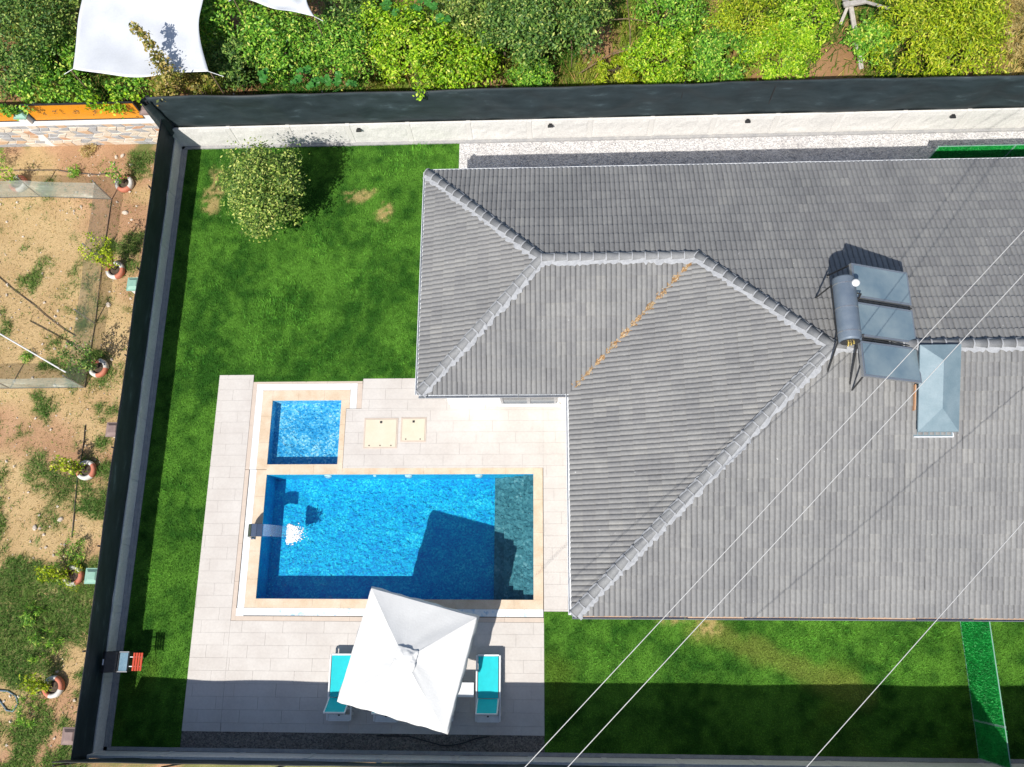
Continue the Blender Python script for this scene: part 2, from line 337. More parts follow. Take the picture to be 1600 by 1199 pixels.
pts = pts[RS.rand(len(pts)) > .75*dry_fac(pts[:, 0], pts[:, 1])]
# longer weedy clumps in the lawn
cl = [(440, 470, .9, .16), (420, 490, .7, .16), (500, 385, .5, .15), (620, 260, .7, .13), (655, 235, .5, .13), (590, 290, .5, .12), (320, 830, .18, .14), (470, 500, .6, .12), (1310, 985, .5, .12), (1460, 985, .4, .12), (640, 560, .7, .1), (500, 560, .8, .1), (330, 450, .5, .12), (560, 440, .9, .11), (420, 545, .8, .12), (300, 560, .5, .11), (270, 760, .4, .11), (240, 900, .4, .1), (600, 380, .8, .1), (950, 1020, .7, .09), (1250, 1010, .8, .1), (1400, 1030, .7, .1)]
ex, el = [pts], [np.full(len(pts), .062)]
for px, py, r, ln in cl:
    c = G(px, py); n = int(520*r); k = RS.randn(n, 2)*r*.45
    k = (k*5).round()/5 + RS.randn(n, 2)*.03
    q = np.stack([c.x+k[:, 0], c.y+k[:, 1], np.zeros(n)], 1); ok = ((q[:, 0] > -12.85) & (q[:, 0] < -10.95)) | ((q[:, 1] > 7.75) & (q[:, 0] < -3.3) & (q[:, 0] > -12.85)) | ((q[:, 0] > 0) & (q[:, 1] < .6)); ex.append(q[ok]); el.append(np.full(ok.sum(), ln))
pts = np.concatenate(ex); ln = np.concatenate(el)
cc = lawn_col(pts[:, 0], pts[:, 1])*(.6+1.0*RS.rand(len(pts)))[:, None]; big = ln > .07; cc[big] = cc[big]*1.4 + np.array((.015,.045,.008))
o = link('lawn_grass', blades('lawn_grass', pts, ln, .0085, cc, 1.0)); tag(o, 'short green lawn grass with longer weedy clumps round the pool deck', 'grass', kind='stuff')
# weeds of the western field
n = 150000; q = np.stack([-20.6+RS.rand(n)*7.0, -5+RS.rand(n)*21.0, np.zeros(n)], 1); g = field_green(q[:, 0], q[:, 1]); keep = RS.rand(n) < .10 + .65*g; q = q[keep]; g = g[keep]
q[:, 2] = 0.0; tone = fbm(q[:, 0]*1.5+4, q[:, 1]*1.5); col = lerp((.06,.15,.025), (.17,.28,.055), tone); dryb = RS.rand(len(q)) > (.25 + .75*g); col[dryb] = np.array((.5,.38,.17)); col *= (.7+.6*RS.rand(len(q)))[:, None]
o = link('field_weeds', blades('field_weeds', q, .10+.10*g, .010, col, 1.15)); tag(o, 'patchy green weeds and dry straw on the bare field', 'weeds', kind='stuff')
# small stones of the field
sv = MB()
for k in range(900):
    x, y = -20.5+random.random()*6.9, -4.5+random.random()*20.5; r = random.choice([.012,.018,.018,.025,.04]); a = random.random()*6
    if field_green(np.array([x]), np.array([y]))[0] > .6: continue
    sv.box((x, y, r*.5), (r*2.2, r*1.6, r*1.3), Matrix.Rotation(a, 3, 'Z') @ Matrix.Rotation(.4, 3, 'X'), .7)
tag(sv.build('field_stones', M['stone_light']), 'small pale stones scattered over the bare field', 'stones', kind='stuff')
# gravel along the north side, and the strip behind the deck
tag(MB().add([(-3.2,12.6,-.006),(20,12.6,-.006),(20,16.15,-.006),(-3.2,16.15,-.006)], [(0,1,2,3)]).build('gravel_path', M['gravel']), kind='structure')
tag(MB().add([(-10.88,-3.66,-.006),(-.31,-3.66,-.006),(-.31,-3.16,-.006),(-10.88,-3.16,-.006)], [(0,1,2,3)]).build('gravel_strip', M['gravel_dark']), kind='structure')
n = 9000; gp = np.stack([-3.18+RS.rand(n)*20, 13.3+RS.rand(n)*2.8, np.full(n, .0)], 1)
gv = MB()
for x, y, z in gp[:3200]:
    r = .012+.014*random.random(); gv.box((x, y, r*.4), (r*2, r*1.5, r*1.2), Matrix.Rotation(random.random()*6, 3, 'Z'), .6)
tag(gv.build('gravel_chips', M['gravel']), 'white gravel chips along the north side of the house', 'gravel', kind='stuff')
# ------------------------------------------------------------------ pool deck, plank by plank
deck = tag(link('pool_deck', None), kind='structure')
RECTS = [(-10.88, -9.74, -3.16, 7.66), (-9.74, -.31, -3.16, -.06), (-.31, .96, .26, 6.62), (-6.62, -.31, 4.57, 6.5), (-6.13, -3.3, 6.5, 7.5), (-3.3, -.31, 6.5, 6.62)]
bed = MB()
for (x0, x1, y0, y1) in RECTS: bed.bb(x0, x1, y0, y1, -.028, -.006)
bed.build('deck_bed', M['grout'], deck)
meshes = {}
def plank(x0, x1, y0, y1):
    k = (round(x1-x0, 3), round(y1-y0, 3))
    if k not in meshes:
        a, b = k[0]/2-.0016, k[1]/2-.0016; meshes[k] = MB().box((0, 0, 0), (a*2, b*2, .03), taper=.9985).mesh('deck_plank', M['deck'])
    o = link('deck_plank', meshes[k], deck, ((x0+x1)/2, (y0+y1)/2, random.uniform(-.0015, .0015)))
PH, PL = .36, 1.25
for (x0, x1, y0, y1) in RECTS:
    j = math.floor((y0+4)/PH); 
    while -4+j*PH < y1-1e-6:
        a, b = max(y0, -4+j*PH), min(y1, -4+(j+1)*PH); off = (j*.41 % 1)*PL
        i = math.floor((x0+12-off)/PL)-1
        while -12+off+i*PL < x1-1e-6:
            c, d = max(x0, -12+off+i*PL), min(x1, -12+off+(i+1)*PL)
            if d-c > .02 and b-a > .02: plank(c, d, a, b)
            i += 1
        j += 1
# ------------------------------------------------------------------ pools
def ring_stones(parent, name, m, segs, step, z0, z1):
    for (x0, x1, y0, y1) in segs:
        lx, ly = x1-x0, y1-y0; n = max(1, round(max(lx, ly)/step))
        for k in range(n):
            if lx > ly: r = (x0+lx*k/n+.002, x0+lx*(k+1)/n-.002, y0, y1)
            else: r = (x0, x1, y0+ly*k/n+.002, y0+ly*(k+1)/n-.002)
            MB().bb(*r, z0, z1+random.uniform(-.002, .002)).build(name, m, parent)
def basin(parent, x0, x1, y0, y1, depth, m):
    b = MB(); t = .12
    b.bb(x0-t, x0, y0-t, y1+t, -depth-.1, -.022); b.bb(x1, x1+t, y0-t, y1+t, -depth-.1, -.022)
    b.bb(x0, x1, y0-t, y0, -depth-.1, -.022); b.bb(x0, x1, y1, y1+t, -depth-.1, -.022)
    b.build('pool_wall', m, parent); MB().bb(x0, x1, y0, y1, -depth-.1, -depth).build('pool_floor', m, parent)
pool = thing('swimming_pool', 'large rectangular blue mosaic swimming pool with grey steps at one end', 'swimming pool')
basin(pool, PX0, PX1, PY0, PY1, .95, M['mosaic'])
for k in range(4):
    x1 = PX1-.31*k-.001; MB().bb(x1-.309, x1, PY0+.002, PY1-.002, -.948, -.20-.18*k).build('step', M['step_stone'], pool)
wv = MB().grid(lambda u, v: (PX0+(PX1-PX0)*u, PY0+(PY1-PY0)*v, -.075), 4, 4); wv.build('water', M['water'], pool)
ring_stones(pool, 'coping_stone', M['travertine'], [(-9.36, PX0, .32, 4.53), (PX0, -.33, .32, PY0-.001), (PX1+.001, -.33, PY0, 4.57), (-6.628, PX1, PY1+.001, 4.57)], .9, -.026, .012)
ring_stones(pool, 'drain_grate', M['white'], [(-9.58, -9.365, .315, 4.53)], .55, -.026, .008)
ring_stones(pool, 'drain_grate', M['channel_tile'], [(-9.36, -.33, .10, .315)], .55, -.026, .006)
MB().bb(-9.60, -9.365, .08, .31, -.026, .011).build('channel_corner', M['white'], pool)
ring_stones(pool, 'border_stone', M['border'], [(-9.735, -9.605, -.055, 4.53), (-9.605, -.315, -.055, .078)], 1.2, -.026, .006)
for px in (512, 638, 748):
    c = G(px, 744, -.12); l = thing_l = MB().lathe([(0, 0), (.10, 0), (.115, .012), (.115, .03), (0, .03)], n=20).build('pool_light', M['white'], pool, True)
    l.location = (c.x, PY1-.001, -.17); l.rotation_euler = (math.radians(62), 0, 0)
c = G(585, 744, -.1); l = MB().lathe([(0, 0), (.05, 0), (.05, .03), (0, .03)], n=14).build('water_inlet', M['white'], pool); l.location = (c.x, PY1, -.14); l.rotation_euler = (math.radians(70), 0, 0)
kid = thing('paddling_pool', 'small square paddling pool of pale blue mosaic beside the big pool', 'paddling pool')
basin(kid, QX0, QX1, QY0, QY1, .42, M['mosaic_small'])
MB().grid(lambda u, v: (QX0+(QX1-QX0)*u, QY0+(QY1-QY0)*v, -.07), 2, 2).build('water', M['water'], kid)
ring_stones(kid, 'coping_stone', M['travertine'], [(-9.38, QX0, 4.54, 7.13), (QX0, -6.52, QY1+.001, 7.13), (QX1+.001, -6.63, 4.375, QY1), (-6.63, -6.52, 6.51, QY1), (QX0, QX1, PY1+.001, QY0-.001)], .9, -.026, .012)
ring_stones(kid, 'drain_grate', M['white'], [(-9.60, -9.385, 4.54, 7.13), (-9.38, -6.52, 7.135, 7.345), (-6.515, -6.30, 6.51, 7.13)], .55, -.026, .008)
for x in (-9.60, -6.515): MB().bb(x, x+.215, 7.135, 7.345, -.026, .011).build('channel_corner', M['white'], kid)
ring_stones(kid, 'border_stone', M['border'], [(-9.735, -9.605, 4.54, 7.42), (-9.605, -6.14, 7.35, 7.42), (-6.295, -6.135, 6.51, 7.345)], 1.2, -.026, .006)
# hatch covers in the deck
def hatch(name, label, p0, p1, knobs):
    a, b = G(*p0), G(*p1); x0, x1, y1, y0 = a.x, b.x, a.y, b.y
    t = thing(name, label, 'hatch cover', ((x0+x1)/2, (y0+y1)/2, .016)); w_, h_ = x1-x0, y1-y0
    MB().box((0, 0, .012), (w_-.09, h_-.09, .024)).build('lid', M['hatch'], t, bevel=.004)
    fr = MB()
    for s in (-1, 1): fr.box((s*(w_/2-.02), 0, .008), (.04, h_, .016)); fr.box((0, s*(h_/2-.02), .007), (w_-.08, .04, .014))
    fr.build('frame', M['border'], t)
    MB().box((0, h_/2-.14, .034), (.07, .07, .02)).build('handle', M['dark'], t, bevel=.008)
    for k in knobs: MB().lathe([(0, .03), (.02, .03), (.022, .024), (.022, .02)][::-1], (k*w_, -h_/2+.09, 0), 10).build('bolt', M['dark'], t)
hatch('hatch_cover', 'larger cream square hatch cover with three bolts in the deck', (570, 654), (620.5, 701), (-.32, 0, .32))
hatch('hatch_cover', 'smaller cream square hatch cover with two bolts in the deck', (627, 653), (665.5, 691), (-.28, .28))
# waterfall blade
fo = thing('pool_fountain', 'steel waterfall blade pouring a water sheet into the swimming pool', 'fountain')
yb = G(405, 832).y
arc = [(-9.27, 0), (-9.29, .3), (-9.24, .52), (-9.12, .63), (-8.96, .64), (-8.80, .60)]
b = MB(); W2 = .19
for (xa, za), (xb, zb) in zip(arc[:-1], arc[1:]):
    nx, nz = -(zb-za), xb-xa; l_ = math.hypot(nx, nz); nx, nz = nx/l_*.03, nz/l_*.03
    b.hexa([(xa,yb-W2,za),(xb,yb-W2,zb),(xb,yb+W2,zb),(xa,yb+W2,za),(xa+nx,yb-W2,za+nz),(xb+nx,yb-W2,zb+nz),(xb+nx,yb+W2,zb+nz),(xa+nx,yb+W2,za+nz)])
b.build('blade', M['steel'], fo); MB().bb(-9.34, -9.2, yb-.22, yb+.22, .013, .03).build('base_plate', M['steel'], fo)
MB().grid(lambda u, v: (-8.80+.62*u, yb+(v-.5)*.36*(1-.1*u), .60-.665*u*u+.008*math.sin(v*40)), 16, 12).build('water_sheet', M['watersheet'], fo, True)
foam = MB()
for k in range(800):
    u, v = abs(random.gauss(0, .45)), random.random(); x = -8.25+.50*u; y = yb-.05+(v-.5)*.56*max(.25, 1-.35*u)+random.gauss(0, .035); r = random.choice([.012,.018,.026,.034])*max(.35, 1.1-.5*u)
    foam.lathe([(0, -r*.6), (r*.8, -r*.3), (r, .1*r), (r*.6, r*.6), (0, r*.8)], (x, y, -.068+r*.3), 6)
foam.build('foam', M['white'], fo, True)['kind'] = 'stuff'
# ------------------------------------------------------------------ house
Z0, PT = 3.0, .37; YN, YS_, YW, XM, XW, XE = 13.21, .14, 6.14, .46, -3.81, 18.0
D_, W_ = YN-YS_, YN-YW; YR, YR2 = (YN+YS_)/2, YN-W_/2
A1 = (XW+W_/2, YR2); A2 = (XM+W_/2, YR2); A3 = (XM+D_/2, YR); ZR, ZR2 = Z0+PT*D_/2, Z0+PT*W_/2
def roof_z(x, y): return Z0+PT*min(y-YS_, YN-y)
house = thing('house', 'single storey house with large grey tiled hip roof', 'house')
wl = MB()
wl.bb(-3.3, .96, 6.62, 6.85, 0, 2.95); wl.bb(-3.3, -3.07, 6.85, 12.7, 0, 2.95); wl.bb(-3.07, 17.6, 12.47, 12.7, 0, 2.95); wl.bb(.96, 1.19, .64, 6.85, 0, 2.95); wl.bb(1.19, 17.6, .64, .87, 0, 2.95); wl.bb(17.37, 17.6, .87, 12.47, 0, 2.95)
wl.build('wall', M['plaster'], house)
# window in the wing wall above the deck
wn = MB(); x0, x1 = -1.62, .12
for a, b_, c, d in ((x0, x1, 1.95, 2.03), (x0, x1, .30, .38), (x0, x0+.08, .38, 1.95), (x1-.08, x1, .38, 1.95), ((x0+x1)/2-.05, (x0+x1)/2+.05, .38, 1.95)): wn.bb(a, b_, 6.54, 6.63, c, d)
wo = wn.build('window', M['alu'], house)
MB().bb(x0+.08, (x0+x1)/2-.05, 6.575, 6.6, .38, 1.95).build('pane', M['glass_dark'], wo); MB().bb((x0+x1)/2+.05, x1-.08, 6.575, 6.6, .38, 1.95).build('pane', M['glass_dark'], wo)
MB().bb(x0-.08, x1+.08, 6.47, 6.62, .22, .295).build('window_sill', M['plaster'], wo)
# roof deck
p3 = lambda x, y, z: (x, y, z)
E_ = -.03
rv = [(XW,YN,Z0),(XE,YN,Z0),(XE,YR,ZR),(*A3,ZR),(*A2,ZR2),(*A1,ZR2),(XW,YW,Z0),(XM,YW,Z0),(XM,YS_,Z0),(XE,YS_,Z0)]
rb = MB().add([(x,y,z+E_) for x, y, z in rv], [(0,5,4,3,2,1),(0,6,5),(6,7,4,5),(7,8,3,4),(8,9,2,3)])
rb.add([(x,y,Z0-.12) for x, y, z in (rv[0],rv[1],rv[9],rv[8],rv[7],rv[6])], [(0,1,2,3,4,5)])
rb.add([(XE,YN,Z0-.12),(XE,YS_,Z0-.12),(XE,YR,ZR-.03)], [(0,1,2)])
roof = rb.build('roof', M['ridge'], house)
for nmz, (a, b_) in (('s', ((XM-.0,YS_),(XE,YS_))), ('w', ((XM,YS_),(XM,YW))), ('ws', ((XW,YW),(XM,YW))), ('ww', ((XW,YW),(XW,YN))), ('n', ((XW,YN),(XE,YN)))):
    d = Vector((b_[0]-a[0], b_[1]-a[1], 0)); L_ = d.length; d.normalize(); ang = math.atan2(d.y, d.x); out = {'s': (0,-1), 'ws': (0,-1), 'w': (-1,0), 'ww': (-1,0), 'n': (0,1)}[nmz]
    R_ = Matrix.Rotation(ang, 3, 'Z'); mid = Vector(((a[0]+b_[0])/2, (a[1]+b_[1])/2, 0))
    MB().box(mid+Vector((out[0]*-.03, out[1]*-.03, Z0-.11)), (L_-.02, .04, .16), R_).build('fascia', M['wood'] if nmz in 's' else M['dark'], roof)
    n = max(1, round(L_/1.45)); g = M['gutter'] if nmz in ('n', 'ww', 'w') else M['alu']
    for k in range(n):
        c = Vector((a[0], a[1], 0)) + d*(L_*(k+.5)/n) + Vector((out[0]*.045, out[1]*.045, Z0-.035 + .006*math.sin(k*2.1)))
        ww = L_/n-.012; gm = MB()
        gm.box(c+Vector((0,0,-.045)), (ww, .10, .012), R_); gm.box(c+Vector((out[0]*.045, out[1]*.045, -.0)), (ww, .014, .08), R_); gm.box(c-Vector((out[0]*.045, out[1]*.045, .01)), (ww, .014, .06), R_)
        gm.build('gutter', g, roof)
for k in range(12):
    xa_, xb_ = XM+.1+(XE-XM-.2)*k/12, XM+.1+(XE-XM-.2)*(k+1)/12-.01; wv_ = .012*math.sin(k*2.3)
    MB().bb(xa_, xb_, YS_-.042+wv_, YS_-.012, Z0-.02, Z0+.022).build('eave_board', M['eave'], roof)
# roof tiles
TW, TL = .28, .34; SL = math.sqrt(1+PT*PT)
prof = [(0, .0), (.016, .026), (.05, .040), (.09, .040), (.124, .026), (.14, .0), (.156, .026), (.19, .040), (.23, .040), (.264, .026), (.28, .0)]
def tile_geo():
    L_ = TL*SL+.03; n = len(prof); v = [(x, 0, z+.036) for x, z in prof]+[(x, L_, z) for x, z in prof]+[(x, 0, -.004) for x, z in prof]
    f = [(i, i+1, n+i+1, n+i) for i in range(n-1)]+[(2*n+i, 2*n+i+1, i+1, i) for i in range(n-1)]; return v, f
TV, TF = tile_geo()
TMESH = bpy.data.meshes.new('roof_tile'); TMESH.from_pydata(TV, [], TF); TMESH.materials.append(M['tile']); TMESH.update()
FACES = [ # eave origin, u, v (upslope), polygon
 ((XE,YN), (-1,0), (0,-1), [(XW,YN),(A2[0],YN),A2,A1]), ((XE,YN), (-1,0), (0,-1), [(A2[0],YN),(XE,YN),(XE,YR),A3,A2]),
 ((XM,YS_), (1,0), (0,1), [(XM,YS_),(XE,YS_),(XE,YR),A3]), ((XM,YN), (0,-1), (1,0), [(XM,YW),(XM,YS_),A3,A2]),
 ((XW,YW), (1,0), (0,1), [(XW,YW),(XM,YW),A2,A1]), ((XW,YN), (0,-1), (1,0), [(XW,YN),(XW,YW),A1])]
whole, part_ = [], []
def inside(p, poly, e=1e-4):
    s = None
    for i in range(len(poly)):
        a, b_ = poly[i], poly[(i+1) % len(poly)]; c = (b_[0]-a[0])*(p[1]-a[1])-(b_[1]-a[1])*(p[0]-a[0])
        if abs(c) < e: continue
        if s is None: s = c > 0
        elif (c > 0) != s: return False
    return True
for fi, (o_, u, v, poly) in enumerate(FACES):
    us = [(p[0]-o_[0])*u[0]+(p[1]-o_[1])*u[1] for p in poly]; vv = [(p[0]-o_[0])*v[0]+(p[1]-o_[1])*v[1] for p in poly]
    U = Vector((u[0], u[1], 0)); V = Vector((v[0], v[1], PT)).normalized(); N = U.cross(V)
    cnt = []
    for j in range(0, int(math.ceil(max(vv)/TL))):
        for i in range(int(math.floor(min(us)/TW)), int(math.ceil(max(us)/TW))):
            pl = [(o_[0]+u[0]*a*TW+v[0]*b_*TL, o_[1]+u[1]*a*TW+v[1]*b_*TL) for a, b_ in ((i,j),(i+1,j),(i+1,j+1.09),(i,j+1.09))]
            org = Vector((o_[0]+u[0]*i*TW+v[0]*j*TL, o_[1]+u[1]*i*TW+v[1]*j*TL, Z0+PT*j*TL))
            mt = Matrix((( U.x, V.x, N.x, org.x), (U.y, V.y, N.y, org.y), (U.z, V.z, N.z, org.z), (0,0,0,1)))
            if all(inside(p, poly) for p in pl): whole.append((mt, (org-Vector((0,0,CAMZ))).length))
            else:
                cx, cy = sum(p[0] for p in pl)/4, sum(p[1] for p in pl)/4
                near = any(inside(p, poly) for p in pl+[(cx, cy)]+[((pl[k][0]+pl[k-1][0])/2, (pl[k][1]+pl[k-1][1])/2) for k in range(4)])
                if near: cnt.append(mt)
    if cnt:
        bm = bmesh.new()
        for mt in cnt:
            vs_ = [bm.verts.new(mt @ Vector(p)) for p in TV]
            for f in TF: bm.faces.new([vs_[k] for k in f])
        cxy = (sum(p[0] for p in poly)/len(poly), sum(p[1] for p in poly)/len(poly))
        for k in range(len(poly)):
            a, b_ = poly[k], poly[(k+1) % len(poly)]; nx, ny = b_[1]-a[1], a[0]-b_[0]
            if (cxy[0]-a[0])*nx+(cxy[1]-a[1])*ny > 0: nx, ny = -nx, -ny
            if abs((o_[0]-a[0])*nx+(o_[1]-a[1])*ny) < 1e-5 and abs(nx*u[0]+ny*u[1]) < 1e-5: continue   # eave: keep the lip
            bmesh.ops.bisect_plane(bm, geom=bm.verts[:]+bm.edges[:]+bm.faces[:], plane_co=(a[0], a[1], 0), plane_no=(nx, ny, 0), clear_outer=True)
        me = bpy.data.meshes.new('cut_roof_tiles'); bm.to_mesh(me); bm.free(); me.materials.append(M['tile'])
        part_.append(me)
whole.sort(key=lambda t: t[1])
JIT = lambda: Matrix.Rotation(random.uniform(-.006, .006), 4, 'Z') @ Matrix.Translation((random.uniform(-.003, .003), random.uniform(-.006, .006), random.uniform(0, .006)))
for mt, d in whole[:300]:
    t = link('roof_tile', TMESH, roof); t.matrix_local = mt @ JIT()
rest = np.zeros((len(whole)-300, len(TV), 3)); tv = np.array([(*p, 1) for p in TV])
for k, (mt, d) in enumerate(whole[300:]): rest[k] = (tv @ np.array(mt @ JIT()).T)[:, :3]
me = bpy.data.meshes.new('roof_tiling'); nf = len(TF); nv = len(TV); K = len(rest)
me.vertices.add(K*nv); me.vertices.foreach_set('co', rest.astype(np.float32).ravel())
fi = (np.array(TF)[None]+np.arange(K)[:, None, None]*nv).astype(np.int32).ravel(); me.loops.add(len(fi)); me.loops.foreach_set('vertex_index', fi)
me.polygons.add(K*nf); me.polygons.foreach_set('loop_start', np.arange(0, K*nf*4, 4, dtype=np.int32)); me.update(calc_edges=True); me.shade_flat(); me.materials.append(M['tile'])
link('roof_tiling', me, roof)['kind'] = 'stuff'
for me in part_: link('cut_roof_tiles', me, roof)['kind'] = 'stuff'
# ridge caps with mortar
def cap_mesh():
    b = MB(); n = 8; v = []
    for y, r in ((0, .125), (.40, .10)):
        for k in range(n+1):
            a = math.pi*k/n; v.append((math.cos(a)*r, y, math.sin(a)*r*.85+(.02 if y == 0 else 0)))
    v += [(math.cos(math.pi*k/n)*.10, 0, math.sin(math.pi*k/n)*.08) for k in range(n+1)]
    b.add(v, [(k, k+1, n+1+k+1, n+1+k) for k in range(n)]+[(2*(n+1)+k, 2*(n+1)+k+1, k+1, k) for k in range(n)]); return b.mesh('ridge_cap', M['ridge'], True)
CAP = cap_mesh(); mo = MB()
RL = [((XW+.05,YN-.05,Z0),(*A1,ZR2)), ((XW+.05,YW+.05,Z0),(*A1,ZR2)), ((*A1,ZR2),(*A2,ZR2)), ((*A3,ZR),(*A2,ZR2)), ((XM+.05,YS_+.05,Z0),(*A3,ZR)), ((XE-.1,YR,ZR),(*A3,ZR))]
for ri, (a, b_) in enumerate(RL):
    if ri == 3: a, b_ = b_, a
    a, b_ = Vector(a), Vector(b_); d = b_-a; L_ = d.length; d.normalize(); side = d.cross(Vector((0,0,1))).normalized(); up = side.cross(d); n = int(L_/.335)
    for k in range(n):
        o_ = a+d*(L_*k/n)+up*.045
        c = link('ridge_cap', CAP, roof); R_ = Matrix((( side.x, d.x, up.x, o_.x), (side.y, d.y, up.y, o_.y), (side.z, d.z, up.z, o_.z), (0,0,0,1))); c.matrix_local = R_ @ Matrix.Rotation(random.uniform(-.03, .03), 4, 'Z')
        # mortar joint collar
        ring = []
        for y, r in ((-.022, .134), (.012, .134)):
            ring += [R_ @ Vector((math.cos(math.pi*q/8)*r, y+random.uniform(-.006,.006), math.sin(math.pi*q/8)*r*.86+.022)) for q in range(9)]
        mo.add(ring, [(q, q+1, 9+q+1, 9+q) for q in range(8)])
    # jagged mortar skirts
    for s in (-1, 1):
        ax = []; m_ = int(L_/.07)
        wide = .13 if (s == 1 and ri in (2,)) or (ri in (1, 4) and s == 1) or (ri in (0, 3, 5) and s == (1 if ri != 5 else -1)) else .05
        for q in range(m_+1):
            p = a+d*(L_*q/m_); wd = .10+wide*(.45+.75*random.random())
            pin = p+side*s*.07; pout = p+side*s*wd
            pin.z = p.z+.11; fz = p.z - PT*abs((pout-p).to_2d().length)*(.72 if ri in (0,1,3,4) else 1.0)
            pout.z = fz+.10; ax += [pin, pout]
        mo.add(ax, [(2*q, 2*q+1, 2*q+3, 2*q+2) if s < 0 else (2*q+2, 2*q+3, 2*q+1, 2*q) for q in range(m_)])
mo.build('ridge_mortar', M['mortar'], roof)
# leaf litter lying in the valley
vb = MB(); a, b_ = Vector((XM,YW,Z0)), Vector((*A2,ZR2)); d = (b_-a); side = Vector((d.y,-d.x,0)).normalized()
for k in range(800):
    t = .04+.93*random.random()**.8; wdt = .035+.05*abs(math.sin(t*23))*abs(math.sin(t*9+1)); p = a+d*t+side*random.gauss(0, wdt)*.8+Vector((0,0,.055+.015*random.random()))
    vb.box(p, (random.uniform(.04,.11), .025, .006), Matrix.Rotation(random.uniform(.4,1.2), 3, 'Z') @ Matrix.Rotation(random.uniform(-.4,.4), 3, 'X'))
M['litter'] = leafmat('dry_leaf_litter', [(0, (.26,.14,.07)), (.5, (.42,.26,.14)), (1, (.60,.46,.32))], 0)
vb.build('leaf_litter', M['litter'], roof)['kind'] = 'stuff'
# sheet-metal hip-capped skylight dormer following the roof slope below the ridge
x0, x1, y0, y1 = 9.04, 10.03, 4.56, 6.58; zz = lambda y, h: Z0+PT*(y-YS_)+h; cm = (x0+x1)/2
dorm = MB().hexa([(x0+.07,y0+.10,zz(y0,-.1)),(x1-.07,y0+.10,zz(y0,-.1)),(x1-.07,y1-.08,zz(y1,-.1)),(x0+.07,y1-.08,zz(y1,-.1)),(x0+.07,y0+.10,zz(y0+.1,.30)),(x1-.07,y0+.10,zz(y0+.1,.30)),(x1-.07,y1-.08,zz(y1-.08,.30)),(x0+.07,y1-.08,zz(y1-.08,.30))]).build('dormer', M['sheet'], house)
MB().add([(x0,y0,zz(y0,.32)),(x1,y0,zz(y0,.32)),(x1,y1,zz(y1,.32)),(x0,y1,zz(y1,.32)),(cm,y0+.50,zz(y0+.5,.52)),(cm,y1-.42,zz(y1-.42,.52)),(x0,y0,zz(y0,.25)),(x1,y0,zz(y0,.25)),(x1,y1,zz(y1,.25)),(x0,y1,zz(y1,.25))],
    [(0,1,4),(1,2,5,4),(2,3,5),(3,0,4,5),(6,7,1,0),(7,8,2,1),(8,9,3,2),(9,6,0,3),(9,8,7,6)]).build('dormer_cap', M['sheet'], dorm)
fl = MB(); fl.hexa([(x0,y0-.06,zz(y0-.06,.04)),(x1-.04,y0-.06,zz(y0-.06,.04)),(x1-.04,y0+.12,zz(y0+.12,.04)),(x0,y0+.12,zz(y0+.12,.04)),(x0,y0-.06,zz(y0-.06,.062)),(x1-.04,y0-.06,zz(y0-.06,.062)),(x1-.04,y0+.12,zz(y0+.12,.062)),(x0,y0+.12,zz(y0+.12,.062))]); fl.build('flashing', M['sheet'], dorm)
fe = MB(); fe.bb(x0, x1-.04, y0-.085, y0-.061, zz(y0,.0), zz(y0,.065)); fe.bb(x1-.04, x1-.015, y0-.085, y0+.1, zz(y0,.0), zz(y0,.075)); fe.build('flashing_edge', M['gutter'], dorm)
MB().hexa([(x0-.03,y0+.55,zz(y0+.55,-.02)),(x0-.001,y0+.55,zz(y0+.55,-.02)),(x0-.001,y0+1.15,zz(y0+1.15,-.02)),(x0-.03,y0+1.15,zz(y0+1.15,-.02)),(x0-.03,y0+.55,zz(y0+.55,.15)),(x0-.001,y0+.55,zz(y0+.55,.15)),(x0-.001,y0+1.15,zz(y0+1.15,.15)),(x0-.03,y0+1.15,zz(y0+1.15,.15))]).build('batten', M['wood'], dorm)
# ------------------------------------------------------------------ solar water heater
so_ = thing('solar_water_heater', 'solar water heater with grey tank and three glass collectors on the roof', 'solar heater', (7.2, 7.2, roof_z(7, 7.2)))
OF = Vector((7.2, 7.2, roof_z(7, 7.2)))
def SL_(*p): return Vector(p)-OF
tk = MB(); n = 28; R0 = .27; prof_t = [(-.83, 0), (-.83, .2), (-.81, .26), (-.77, R0), (.77, R0), (.81, .26), (.83, .2), (.83, 0)]
v = [SL_(7.17+r*math.cos(2*math.pi*k/n), 7.33+y, 6.22+r*math.sin(2*math.pi*k/n)) for y, r in prof_t for k in range(n)]
tk.add(v, [(i*n+k, (i+1)*n+k, (i+1)*n+(k+1)%n, i*n+(k+1)%n) for i in range(len(prof_t)-1) for k in range(n)])
tank = tk.build('tank', M['tank'], so_, True)
bn = MB()
for y in (6.72, 7.33, 7.95):
    bn.tube([SL_(7.17, y-.015, 6.22), SL_(7.17, y+.015, 6.22)], R0+.004, 28)
bn.build('band', M['alu'], tank)
MB().lathe([(0,0),(.085,0),(.095,.03),(.09,.08),(.05,.10),(0,.10)], SL_(7.36, 7.92, 6.44), 18).build('expansion_cup', M['white'], tank, True)
M['brass'] = mat('brass', (.6,.45,.12), (.7,.55,.2), 9, .35, metal=.8)
ec = MB()
for dx, dz in ((-.05,.03),(.03,-.02),(.06,.08),(-.02,-.09)): ec.tube([SL_(7.17+dx, 6.5, 6.22+dz), SL_(7.17+dx, 6.42, 6.22+dz-.02)], .025, 8)
ec.build('valve', M['brass'], tank)
ec = MB().tube([SL_(7.17, 6.497, 6.22), SL_(7.17, 6.485, 6.22)], .23, 24); ec.build('end_plate', M['dark'], tank)
def roofp(x, y): return SL_(x, y, roof_z(x, y)+.04)
xa, xb, za, zb = 7.44, 9.07, 6.13, 5.47
